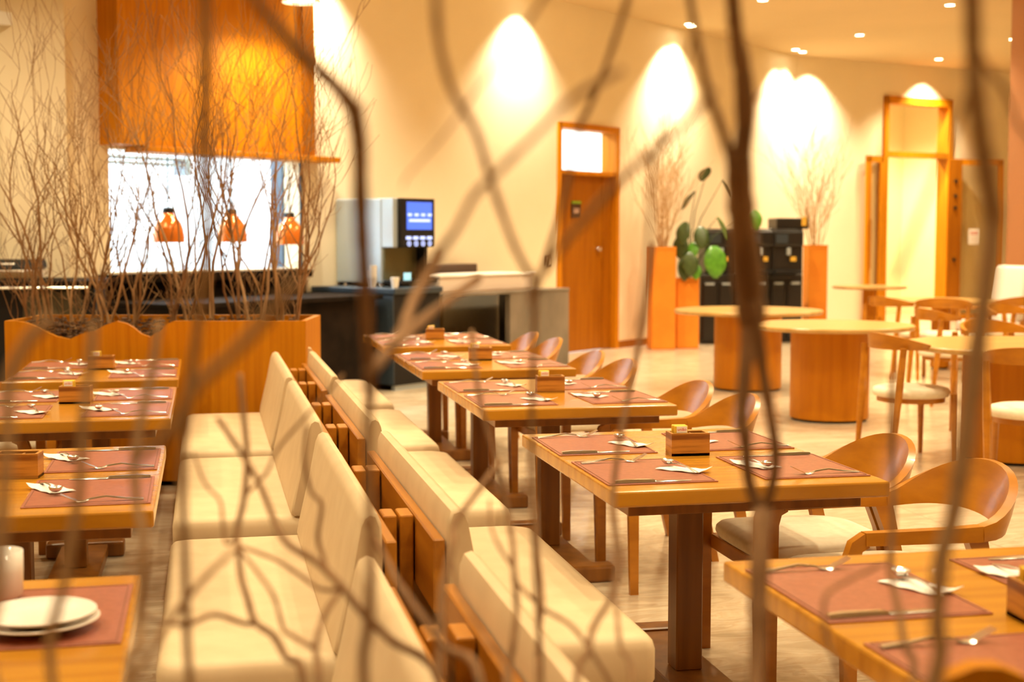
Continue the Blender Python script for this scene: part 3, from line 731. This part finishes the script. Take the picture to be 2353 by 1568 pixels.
# ---- crockery on the nearest left table
zt = .749
def plate(r):
    return MB().lathe([(r*.45, 0), (r*.5, .004), (r*.62, .006), (r, .018), (r+.001, .020), (r*.98, .021), (r*.62, .010), (r*.5, .008), (.001, .008)], 48)
pc_ = W(-.30, 2.60, zt+.004)
o = tag(plate(.105).build('plate', M['china'], None, smooth=2), 'lower white plate of the pair at lower left', 'plate', 'white plates'); o.location = pc_
o = tag(plate(.100).build('plate', M['china'], None, smooth=2), 'upper white plate stacked on another at lower left', 'plate', 'white plates'); o.location = pc_ + Vector((0, 0, .0125))
pd_ = W(-.47, 2.70, zt+.004)
o = tag(plate(.085).build('saucer', M['china'], None, smooth=2), 'white saucer at left edge behind the stacked plates', 'saucer'); o.location = pd_
def mug(r, h):
    t = thing('mug', 'white china mug standing behind plates at lower left', 'mug')
    MB().lathe([(r*.75, 0), (r*.97, .012), (r, h*.6), (r, h), (r-.004, h), (r-.005, h*.5), (r*.8, .012), (.001, .01)], 40).build('body', M['china'], t, smooth=2)
    MB().tube([(-r+.004, 0, h*.8), (-r-.022, 0, h*.78), (-r-.03, 0, h*.5), (-r-.018, 0, h*.28), (-r+.004, 0, h*.22)], .005, 8).build('handle', M['china'], t, smooth=True)
    return t
mg = mug(.047, .095); mg.location = W(-.40, 2.84, zt)
# ------------------------------------------------------------------ chairs at the tables
def put_chair(u, v, rz, lb, group='wooden armchairs at dining tables'): return AC.put(W(u, v), TH+rz, lb, group)
cl_ = [(1.93, 2.62, 'far', 0), (1.93, 1.98, 'near', 0), (1.94, 4.40, 'far', 1), (1.95, 3.82, 'near', 1), (1.91, 6.22, 'far', 2), (1.92, 5.68, 'near', 2), (1.90, 7.98, 'far', 3), (1.92, 7.42, 'near', 3), (1.89, 9.62, 'far', 4), (1.92, 9.06, 'near', 4)]
for u, v, fn, k in cl_:
    put_chair(u, v, rr.uniform(-.04, .04), f'wooden armchair with cream seat, {fn} one at {ORD["right"][k]} table in right row')
for v, fn, k in ((7.92, 'far', 3), (7.36, 'near', 3), (6.42, 'far', 2), (5.86, 'near', 2)):
    put_chair(-.99, v, PI+rr.uniform(-.04, .04), f'wooden armchair with cream seat, {fn} one at {ORD["left"][k]} table in left row')
# ---- slimmer chairs around the round tables
def round_chair():
    t = thing('side_chair', '', 'chair')
    for s in (-1, 1):
        MB().tube([(-.20, s*.21, 0), (-.19, s*.20, .44)], [.015, .023]).build('leg', M['chair'], t, smooth=True)
        MB().tube([(.26, s*.22, 0), (.22, s*.235, .45), (.20, s*.25, .74)], [.015, .026, .022]).build('leg', M['chair'], t, smooth=True)
    MB().lathe([(.17, .405), (.235, .415), (.245, .44), (.235, .465), (.20, .475)], 36).build('seat', M['seat'], t, smooth=2)
    MB().lathe([(.20, .38), (.215, .38), (.215, .415), (.2, .415)], 32, closed=True).build('seat_frame', M['chair'], t, smooth=True)
    mb = MB(); rings = []
    for i in range(17):
        a = -PI*.5 + PI*i/16; k = max(0, math.cos(a)); x = .03 + .225*k; y = .265*math.sin(a); nx, ny = math.cos(a), math.sin(a)
        hh = .016+.035*k; zc = .745+.03*k
        rings.append([(x-nx*.012, y-ny*.012, zc-hh), (x+nx*.012, y+ny*.012, zc-hh), (x+nx*.018, y+ny*.018, zc+hh), (x-nx*.008, y-ny*.008, zc+hh)])
    mb.loft(rings); mb.build('backrest', M['chair'], t, smooth=True)
    return t
RC = Proto(round_chair)
for x, y, rz, lb in ((2.58, 9.15, PI+.25, 'side chair with grey cream seat left of the right edge round table'),
                     (2.98, 8.10, PI+1.2, 'side chair with cream seat nearest, before the right edge round table'),
                     (3.55, 10.3, 1.9, 'side chair behind the right edge round table'),
                     (3.95, 14.6, PI+.5, 'side chair left of the slim post round table'),
                     (4.35, 14.3, PI+1.2, 'side chair in front of the slim post round table'),
                     (5.15, 14.7, -.9+PI*2-.3, 'side chair right of the slim post round table'),
                     (3.75, 12.2, PI+.2, 'side chair just right of the open floor round table'),
                     (4.55, 12.8, 2.2, 'side chair between the drum table and the far right corner')):
    RC.put((x, y, 0), rz, lb, 'side chairs round the round tables')
def lounge(x, y, rz, lb):
    t = thing('upholstered_armchair', lb, 'chair', (x, y, 0), rz)
    MB().box((.24, 0, .80), (.12, .56, .62), bev=.055, seg=4, tilt=('Y', .15)).build('backrest', M['upholstery'], t, smooth=True)
    MB().box((0, 0, .43), (.52, .54, .13), bev=.04, seg=3).build('seat', M['upholstery'], t, smooth=True)
    for s in (-1, 1):
        MB().box((0, s*.30, .62), (.50, .045, .04), bev=.01).build('armrest', M['chair'], t)
        for a_ in (-1, 1): MB().tube([(a_*.24, s*.28, 0), (a_*.21, s*.28, .62 if a_ < 0 else .5)], [.014, .02]).build('leg', M['chair'], t, smooth=True)
    return t
lounge(5.35, 15.9, .3, 'white upholstered high back armchair at far right')
# ------------------------------------------------------------------ benches between the rows (local: back plane x=0, seat toward +x, length along y)
def bench():
    t = thing('bench_seat', '', 'bench'); Ln = 1.42
    # seat cushion
    mb = MB(); rings = []
    for zz, ins in ((.33, .02), (.335, .006), (.35, 0), (.425, 0), (.445, .005), (.457, .015), (.462, .032)):
        ring = []; xa, xb, hy = .085+ins, .565-ins, Ln/2-ins
        for cx_, cy_, a0, r_ in ((xb, hy, 0, .075), (xa, hy, 1, .015), (xa, -hy, 2, .015), (xb, -hy, 3, .03)):
            for k in range(7):
                a_ = PI/2*(a0+k/6); sx = -1 if a0 in (1, 2) else 1; sy = 1 if a0 in (0, 1) else -1
                ring.append((cx_-sx*r_+r_*math.cos(a_), cy_-sy*r_+r_*math.sin(a_), zz))
        rings.append(ring)
    mb.loft(rings); mb.build('seat_cushion', M['cushion'], t, smooth=True)
    mb = MB(); prof = [(.062, .455), (.040, .50), (.037, .70), (.040, .77), (.050, .795), (.066, .800), (.080, .792), (.090, .77), (.112, .66), (.150, .50), (.155, .47), (.145, .455)]
    rings = []
    for yy, sc in ((-Ln/2, .86), (-Ln/2+.006, .96), (-Ln/2+.02, 1), (-.3, 1.02), (.3, 1.02), (Ln/2-.02, 1), (Ln/2-.006, .96), (Ln/2, .86)):
        cx = .09; rings.append([(cx+(x-cx)*sc, yy, .62+(z-.62)*(1-(1-sc)*.25)) for x, z in prof])
    mb.loft(rings); mb.build('back_cushion', M['cushion'], t, smooth=True)
    MB().box((.020, 0, .64), (.028, Ln, .18), bev=.004).build('back_rail', M['bench'], t)
    for s in (-1, 1):
        MB().box((-.016, s*.36, .366), (.036, .10, .73), bev=.005, seg=2).build('post', M['bench'], t)
        MB().box((.50, s*.60, .14), (.05, .05, .28), bev=.004).build('leg', M['bench'], t)
    MB().box((.28, 0, .305), (.50, Ln-.02, .05), bev=.004).build('seat_frame', M['bench'], t)
    return t
BN = Proto(bench)
BV = [2.15, 4.00, 5.72, 7.32, 9.0]
for k, v in enumerate(BV):
    od = ['nearest', 'second', 'third', 'fourth', 'farthest'][k]
    BN.put(W(.511 - (.05 if k == 0 else 0), v), TH, f'cream cushioned bench with wooden back rail, {od} facing the right tables', 'benches facing the right tables')
    if k < 4:
        BN.put(W(.436 - (.06 if k == 0 else 0), v), TH+PI, f'cream cushioned bench with wooden back rail, {"farthest" if k==3 else od} facing the left tables', 'benches facing the left tables')
# ------------------------------------------------------------------ planter with scalloped front behind the left tables
PY = 8.14
pk = thing('wooden_planter', 'long orange wooden planter box with scalloped front edge', 'planter', (0, 0, 0))
sc_ = [(10, 738), (35, 738), (60, 742), (95, 757), (130, 774), (160, 780), (185, 768), (215, 761), (240, 748), (268, 738), (290, 744), (305, 752), (325, 768), (345, 775), (365, 762), (385, 744), (400, 738), (702, 738)]
pts = [at(x, y, PY) for x, y in sc_]
x0, x1 = pts[0].x, pts[-1].x
zt_ = pts[-1].z
def panel(y0, y1, pl):
    mb = MB(); a_ = [mb.b.verts.new((p.x, y0, p.z)) for p in pl] + [mb.b.verts.new((x1, y0, .03)), mb.b.verts.new((x0, y0, .03))]
    b_ = [mb.b.verts.new((v.co.x, y1, v.co.z)) for v in a_]; n = len(a_)
    mb.b.faces.new(a_); mb.b.faces.new(list(reversed(b_)))
    for k in range(n): mb.b.faces.new((a_[k], a_[(k+1) % n], b_[(k+1) % n], b_[k]))
    return mb
panel(PY, PY+.03, pts).build('front_panel', M['veneer'], pk)
MB().box((x0+.015, PY+.32, (zt_+.03)/2), (.03, .58, zt_-.03)).build('side_panel', M['veneer'], pk)
MB().box((x1-.015, PY+.32, (zt_+.03)/2), (.03, .58, zt_-.03)).build('side_panel', M['veneer'], pk)
MB().box(((x0+x1)/2, PY+.615, (zt_+.03)/2), (x1-x0-.0, .03, zt_-.03)).build('back_panel', M['veneer'], pk)
MB().box(((x0+x1)/2, PY+.32, .02), (x1-x0-.04, .56, .04)).build('plinth', M['blackm'], pk)
MB().box(((x0+x1)/2, PY+.315, (zt_-.13)/2), (x1-x0-.07, .55, zt_-.13)).build('soil', M['chips'], pk)
rnd = random.Random(21); mb = MB()
for k in range(900):
    x = rnd.uniform(x0+.05, x1-.05); y = rnd.uniform(PY+.05, PY+.58); s_ = rnd.uniform(.015, .04)
    mb.box((x, y, zt_-.125+rnd.uniform(0, .115)), (s_, s_*.5, s_*.25), rnd.uniform(0, PI), tilt=('X', rnd.uniform(-.7, .7)))
tag(mb.build('bark_mulch', M['chips']), 'brown bark mulch filling the scalloped planter', 'mulch', kind='stuff')
sh = [(72, 420, -20, .30), (112, 100, -30, .40), (168, 200, 40, .25), (215, 300, 60, .35), (243, 250, -40, .22), (300, 330, 70, .45), (395, 60, -30, .30), (430, 130, 30, .4), (478, 90, -40, .3), (548, 90, 60, .4), (590, 200, -30, .28), (640, 110, 40, .35), (676, 50, 215, .3)]
nm = ['leftmost in the scalloped planter', 'tall, above the first scallop', 'above the first scallop, leaning right', 'between the first scallop and window', 'beside the left window edge', 'before the left window pane', 'tall, before the first heat lamp', 'right of the first heat lamp', 'tall, between the heat lamps', 'before the middle heat lamp', 'right of the middle heat lamp', 'before the rightmost heat lamp', 'right end of planter, leaning over the wall']
WOB[0] = .27
for k, (px, top, lean, dy) in enumerate(sh):
    rnd = random.Random(100+k); y = PY+.12+dy*.8; p0 = at(px, 735, y); p0.z = zt_-.10
    tpnt = at(px+lean, top, y); H = tpnt.z - p0.z; mb = MB()
    for m_ in range(3):
        d = Vector(((tpnt.x-p0.x)/H + rnd.uniform(-.22, .22), rnd.uniform(-.18, .18), 1))
        twigs(mb, (rnd.uniform(-.03, .03), rnd.uniform(-.03, .03), 0), d, H*rnd.uniform(.62, .88), rnd.uniform(.007, .012), 3, rnd, 5, .48, .42, .0013, (3, 4))
    for m_ in range(3):
        twigs(mb, (rnd.uniform(-.06, .06), rnd.uniform(-.05, .05), 0), (rnd.uniform(-.5, .5), rnd.uniform(-.4, .4), 1), rnd.uniform(.2, .5), .004, 2, rnd, 4, .6, .3, .0012, (3, 4))
    o = mb.build('dry_shrub', M['bark_light'] if k % 3 else M['bark'], None, smooth=2); o.location = p0
    tag(o, f'bare twiggy shrub {nm[k]}', 'shrub', 'bare shrubs in scalloped planter')
# ------------------------------------------------------------------ foreground bare shrubs, rooted in a planter in front of the camera
def smooth_path(pts, sub=4):
    out = []
    P_ = [pts[0]] + list(pts) + [pts[-1]]
    for i in range(1, len(P_)-2):
        a_, b_, c_, d_ = P_[i-1], P_[i], P_[i+1], P_[i+2]
        for k in range(sub):
            t_ = k/sub; t2, t3 = t_*t_, t_**3
            out.append(tuple(.5*((2*b_[j]) + (-a_[j]+c_[j])*t_ + (2*a_[j]-5*b_[j]+4*c_[j]-d_[j])*t2 + (-a_[j]+3*b_[j]-3*c_[j]+d_[j])*t3) for j in range(len(b_))))
    out.append(tuple(pts[-1])); return out
FPZ = .80
def fg(name_label, mt, paths, seed):
    rnd = random.Random(seed); mb = MB()
    for (d0, d1, w0, w1, root, pl) in paths:
        d0 *= .95; d1 *= .95
        n = len(pl); P_ = []
        for i, (x, y) in enumerate(pl):
            t_ = i/(n-1); D = d0+(d1-d0)*t_; p = at(x, y, D); r = .5*(w0+(w1-w0)*t_)*D/F
            P_.append((p.x, p.y, p.z, r))
        if root:
            a_ = P_[0]; gx = a_[0]*.72; gy = 1.0
            P_ = [(gx, gy, FPZ-.06, a_[3]*1.2), (gx*.6+a_[0]*.4, gy*.55+a_[1]*.45, FPZ*.5+a_[2]*.5-.01, a_[3]*1.1)] + P_
        sp = smooth_path(P_, 5)
        mb.tube([q_[:3] for q_ in sp], [max(.0008, q_[3]*(1+rnd.uniform(-.10, .10))) for q_ in sp], 10)
    o = mb.build('bare_shrub', mt, None, smooth=2)
    return tag(o, name_label, 'shrub', 'blurred bare shrubs in the foreground')
fg('bare blurred trunk right of centre, forking near the top', M['bark'], [
    (1.30, 1.40, 38, 52, True, [(1736, 1568), (1742, 1400), (1747, 1230), (1752, 1180)]),
    (1.40, 1.42, 30, 36, False, [(1752, 1190), (1722, 1110), (1712, 1000), (1704, 960), (1712, 860), (1718, 780), (1722, 700)]),
    (1.40, 1.36, 26, 30, False, [(1752, 1190), (1776, 1110), (1782, 1040), (1768, 940), (1752, 850), (1742, 770), (1726, 690)]),
    (1.38, 1.30, 68, 62, False, [(1728, 740), (1718, 640), (1708, 540), (1700, 440), (1698, 370)]),
    (1.30, 1.22, 50, 30, False, [(1698, 380), (1712, 290), (1708, 180), (1692, 80), (1684, 0), (1678, -120)]),
    (1.30, 1.25, 24, 14, False, [(1688, 400), (1664, 310), (1628, 210), (1606, 110), (1586, 0), (1575, -90)]),
    (1.32, 1.40, 12, 5, False, [(1716, 250), (1740, 222), (1760, 195)])], 1)
fg('bare blurred stem left of centre, bending toward upper left', M['bark'], [
    (1.15, 1.22, 26, 22, True, [(836, 1568), (846, 1440), (852, 1300), (850, 1150), (846, 1000), (850, 900)]),
    (1.22, 1.10, 24, 42, False, [(850, 920), (848, 830), (842, 740), (838, 650), (832, 540), (828, 420), (826, 330), (812, 240)]),
    (1.10, 1.00, 40, 20, False, [(814, 250), (768, 195), (710, 140), (650, 75), (586, 0), (540, -60)]),
    (1.20, 1.60, 30, 24, False, [(846, 860), (890, 810), (925, 760), (950, 690), (990, 620), (1010, 580)]),
    (1.20, 1.60, 26, 20, False, [(905, 800), (960, 745), (1030, 690), (1100, 640)])], 2)
fg('bare blurred stems over the cream benches, dense crossing twigs', M['bark'], [
    (1.50, 1.75, 18, 12, True, [(697, 1568), (658, 1512), (628, 1461), (587, 1431), (569, 1378), (554, 1327), (548, 1267), (545, 1219), (560, 1150), (568, 1050), (558, 940), (552, 860)]),
    (1.60, 1.50, 14, 12, False, [(587, 1431), (563, 1434), (494, 1413), (434, 1434), (384, 1431), (324, 1416)]),
    (1.45, 1.70, 22, 12, True, [(1010, 1575), (900, 1473), (837, 1413), (790, 1354), (748, 1309), (718, 1285), (667, 1255), (643, 1225), (631, 1199), (600, 1120), (560, 1050), (500, 960)]),
    (1.60, 1.75, 11, 8, False, [(784, 1354), (736, 1354), (688, 1321), (640, 1290), (584, 1267), (548, 1255)]),
    (1.45, 1.65, 18, 10, True, [(733, 1568), (726, 1491), (742, 1422), (770, 1375), (790, 1350)]),
    (1.50, 1.65, 14, 8, False, [(726, 1491), (700, 1478), (667, 1458), (652, 1446), (628, 1369), (587, 1309), (554, 1267)]),
    (1.65, 1.75, 13, 9, False, [(748, 1309), (742, 1279), (730, 1234), (739, 1160), (715, 1130), (700, 1060), (705, 980)]),
    (1.65, 1.75, 9, 6, False, [(545, 1230), (520, 1250), (512, 1200), (505, 1150), (470, 1110), (445, 1040)]),
    (1.70, 1.75, 9, 7, False, [(560, 1140), (610, 1090), (640, 1030), (700, 960), (790, 860)])], 3)
fg('bare blurred stems over the lower middle benches', M['bark'], [
    (1.50, 1.80, 15, 11, True, [(1172, 1568), (1178, 1488), (1187, 1398), (1181, 1309), (1178, 1249), (1166, 1175), (1140, 1060), (1105, 930), (1090, 830), (1084, 760)]),
    (1.70, 1.50, 9, 13, False, [(1187, 1339), (1247, 1398), (1307, 1434), (1348, 1482), (1402, 1568), (1430, 1620)]),
    (1.45, 1.85, 17, 12, True, [(1325, 1568), (1351, 1503), (1363, 1443), (1405, 1369), (1420, 1279), (1408, 1160), (1420, 1040), (1440, 930), (1470, 780), (1490, 640), (1500, 560)]),
    (1.40, 1.70, 20, 13, True, [(1011, 1568), (1011, 1458), (1017, 1354), (1041, 1249), (1046, 1204), (1104, 1121), (1150, 1060)]),
    (1.45, 1.70, 14, 8, True, [(1163, 1568), (1119, 1473), (1074, 1398), (1050, 1345), (1036, 1280)]),
    (1.35, 1.60, 22, 14, True, [(1104, 1568), (1023, 1488), (954, 1398), (910, 1333), (892, 1294), (840, 1200)]),
    (1.65, 1.75, 9, 6, False, [(1178, 1303), (1143, 1249), (1128, 1204), (1125, 1150)]),
    (1.45, 1.8, 12, 8, True, [(1235, 1568), (1235, 1488), (1247, 1384), (1238, 1279), (1230, 1150)]),
    (1.45, 1.7, 13, 8, True, [(1453, 1568), (1426, 1488), (1417, 1398), (1410, 1330)])], 4)
fg('bare pale blurred stem near the right edge', M['bark_light'], [
    (1.05, 1.05, 42, 48, True, [(2147, 1568), (2154, 1435), (2162, 1290), (2187, 1199), (2205, 1100), (2225, 960), (2246, 800), (2268, 640), (2284, 480)]),
    (1.05, .95, 46, 40, False, [(2284, 500), (2266, 390), (2250, 290), (2238, 160), (2234, 0), (2230, -90)]),
    (1.00, 1.15, 16, 10, False, [(2236, 90), (2270, 160), (2310, 210), (2340, 290), (2380, 330)])], 5)
fg('thin dark twig left of the pale right stem', M['bark'], [
    (1.35, 1.55, 18, 14, True, [(2100, 1568), (2078, 1482), (2064, 1398), (2046, 1308), (2053, 1181), (2049, 1036), (2050, 860)]),
    (1.35, 1.45, 12, 9, False, [(1941, 1568), (1901, 1471), (1894, 1380), (1930, 1344), (2030, 1295)])], 6)
fg('pale blurred stems at the far left edge', M['bark_light'], [
    (.95, 1.0, 34, 30, True, [(-20, 1568), (-8, 1380), (6, 1180), (18, 1000), (22, 880), (60, 790), (120, 730)]),
    (1.10, 1.15, 26, 22, True, [(120, 1568), (150, 1330), (182, 1130), (192, 960), (205, 860), (215, 740)]),
    (1.20, 1.35, 24, 20, True, [(300, 1568), (321, 1488), (322, 1413), (330, 1249), (315, 1160), (310, 1050), (330, 940), (350, 850), (365, 740)]),
    (1.25, 1.35, 20, 12, False, [(306, 1560), (360, 1479), (384, 1434), (450, 1350), (520, 1280), (548, 1260)]),
    (.95, .90, 26, 30, False, [(310, 1060), (400, 980), (450, 890), (540, 810), (620, 720), (680, 650)])], 7)
fg('faint blurred stem rising before the wooden hood', M['bark_light'], [
    (1.25, 1.05, 20, 26, True, [(440, 1600), (425, 1300), (420, 1050), (440, 860), (462, 700), (478, 560), (472, 420), (468, 330), (474, 170), (470, 0), (466, -100)])], 8)
fg('faint blurred slanting stems before the cream wall', M['bark_light'], [
    (1.5, 1.3, 13, 15, True, [(1245, 1600), (1230, 1300), (1222, 1000), (1228, 760), (1235, 660), (1290, 480), (1330, 300), (1352, 250), (1400, 130), (1442, 0), (1470, -80)]),
    (1.25, 1.0, 16, 20, False, [(1222, 640), (1180, 560), (1130, 420), (1092, 300), (1040, 210), (1008, 90), (1000, -60)]),
    (1.2, 1.0, 16, 20, False, [(1225, 700), (1230, 650), (1330, 520), (1440, 400), (1560, 300), (1640, 210)]),
    (1.1, .95, 18, 16, False, [(960, 640), (1040, 540), (1090, 450), (1140, 400), (1220, 320), (1310, 230), (1430, 160)]),
    (1.2, 1.1, 3, 12, False, [(925, 430), (940, 400), (1020, 310), (1100, 200), (1160, 120), (1220, 40), (1280, -60)]),
    (1.2, 1.1, 12, 10, False, [(1470, 760), (1490, 600), (1500, 380), (1560, 200), (1600, 60)]),
    (1.0, .9, 16, 14, False, [(2060, 640), (2120, 480), (2180, 330), (2240, 180)])], 9)
FP = thing('foreground_planter', 'wooden planter with wavy rim peeking in at lower right', 'planter')
FY = 1.45; fx0, fx1 = -1.25, 1.25; apx = at(2252, 1514, FY)
def rimz(x):
    return apx.z - .055*(1-math.cos((x-apx.x)*2*PI/.36))/1.0 - (.03 if abs(x-apx.x) > .2 else 0)
mb = MB(); nn = 100; fr_ = []; bk = []
for i in range(nn+1):
    x = fx0+(fx1-fx0)*i/nn; fr_.append(((x, FY-.028, 0), (x, FY-.028, rimz(x)))); bk.append(((x, FY, 0), (x, FY, rimz(x))))
mb.loft([[f[0], f[1], b_[1], b_[0]] for f, b_ in zip(fr_, bk)]); mb.build('rear_panel', M['veneer'], FP)
MB().box((0, .80, .42), (fx1-fx0, .03, .84), bev=.003).build('front_panel', M['veneer'], FP)
for sx in (-1, 1): MB().box((sx*(fx1-.015), 1.12, .42), (.03, .60, .84), bev=.003).build('side_panel', M['veneer'], FP)
MB().box((0, 1.12, FPZ/2+.01), (fx1*2-.08, .60, FPZ-.02)).build('soil', M['chips'], FP)
# ------------------------------------------------------------------ ceiling lamps
def downlight():
    t = thing('ceiling_downlight', '', 'light')
    MB().lathe([(.055, -.002), (.075, -.002), (.075, -.010), (.055, -.010)], 28, closed=True).build('trim_ring', M['trim'], t, smooth=True)
    MB().lathe([(.054, -.004), (.054, -.008)], 24).build('lens', M['lamp'], t)
    return t
DLP = Proto(downlight)
def spot(loc, power, ang, blend, tgt=None, rad=.06, col=WARM):
    d = bpy.data.lights.new('downlight_beam', 'SPOT'); d.energy = power*LAMP_GAIN; d.spot_size = math.radians(ang); d.spot_blend = blend
    d.shadow_soft_size = rad; d.color = col
    o = bpy.data.objects.new('downlight_beam', d); COL.objects.link(o); o.location = loc
    if tgt is not None: o.rotation_euler = (Vector(tgt)-Vector(loc)).to_track_quat('-Z', 'Y').to_euler()
    return o
vis = [(2.96, 17.04), (2.38, 19.14), (4.40, 21.8), (4.82, 19.98), (6.73, 22.7), (5.28, 17.4), (7.1, 20.4)]
nmz = ['at the top edge above the round tables', 'near the wall, left of the dark trunk', 'at the corner where the walls meet', 'in open ceiling right of the dark trunk', 'above the tall glazed door', 'near the top right of the ceiling', 'at far right beside the wood column']
for (x, y), n_ in zip(vis, nmz):
    DLP.put((x, y, CEIL), 0, f'lit round ceiling downlight {n_}', 'ceiling downlights')
    spot((x, y, CEIL-.03), 130, 110, .6)
hid = [(-5.0, 9.3), (-3.7, 9.9)] + [(x, y) for y in (0.2, 2.4, 4.6, 6.8, 9.0, 11.2, 13.4, 15.4) for x in (-3.4, -1.1, 1.2, 3.5, 5.8) if not (x < -2 and y > 9) and not (x < 0 and y > 13) and not (y > 15 and x < 2)]  # first two are added, unseen lamps that brighten the left wall
for x, y in hid:
    DLP.put((x+.11*math.sin(y), y, CEIL), 0, 'unseen lit round ceiling downlight above the picture edge', 'ceiling downlights out of view')
    spot((x+.11*math.sin(y), y, CEIL-.03), 50 if y < 1 else 90 if y < 3 else 100 if y < 8 else (172 if x > -.5 or y < 8.5 else 90), 125, .7)
# wall washers close to the walls
for px, pw in ((735, 190), (1205, 190), (1545, 200), (1790, 170)):
    s_ = swall(px, .1); p = L(s_, .32, CEIL)
    if px > 600: DLP.put(p, 0, f'lit wall washer lamp above {["the wooden hood edge", "the wall left of the brown door", "the left orange planter", "the coffee machines"][[735, 1205, 1545, 1790].index(px)]}', 'wall washer lamps')
    spot(p - Vector((0, 0, .03)), pw*1.5, 100, 1, L(s_, .0, .2), .04, (1, .84, .60))
for px in (1850, 2110):
    s_ = s2(px); p = L2(s_, .35, CEIL); spot(p - Vector((0, 0, .03)), 290, 100, 1, L2(s_, .0, .2), .04, (1, .84, .60))
# bright corridor lamp
spot(L2((G0+G1)/2, -1.3, CEIL-.1), 520, 140, .6, None, .1, (1, .80, .46))
# pendant dome whose rim shows at the top edge
pl_ = at(692, 6, 12.4)
pd = thing('pendant_lamp', 'glowing pendant lamp cut off by the top edge', 'lamp', (pl_.x, pl_.y, pl_.z))
MB().lathe([(.165, 0), (.17, .01), (.13, .09), (.04, .14), (.03, .14), (.12, .085), (.155, .01)], 40, closed=True).build('shade', M['trim'], pd, smooth=True)
MB().lathe([(.12, .025), (.05, .05)], 24).build('bulb', M['lamp'], pd)
MB().tube([(0, 0, .13), (0, 0, CEIL-pl_.z)], .006).build('cord', M['blackm'], pd)
spot((pl_.x, pl_.y, pl_.z-.01), 90, 150, .5, None, .1)
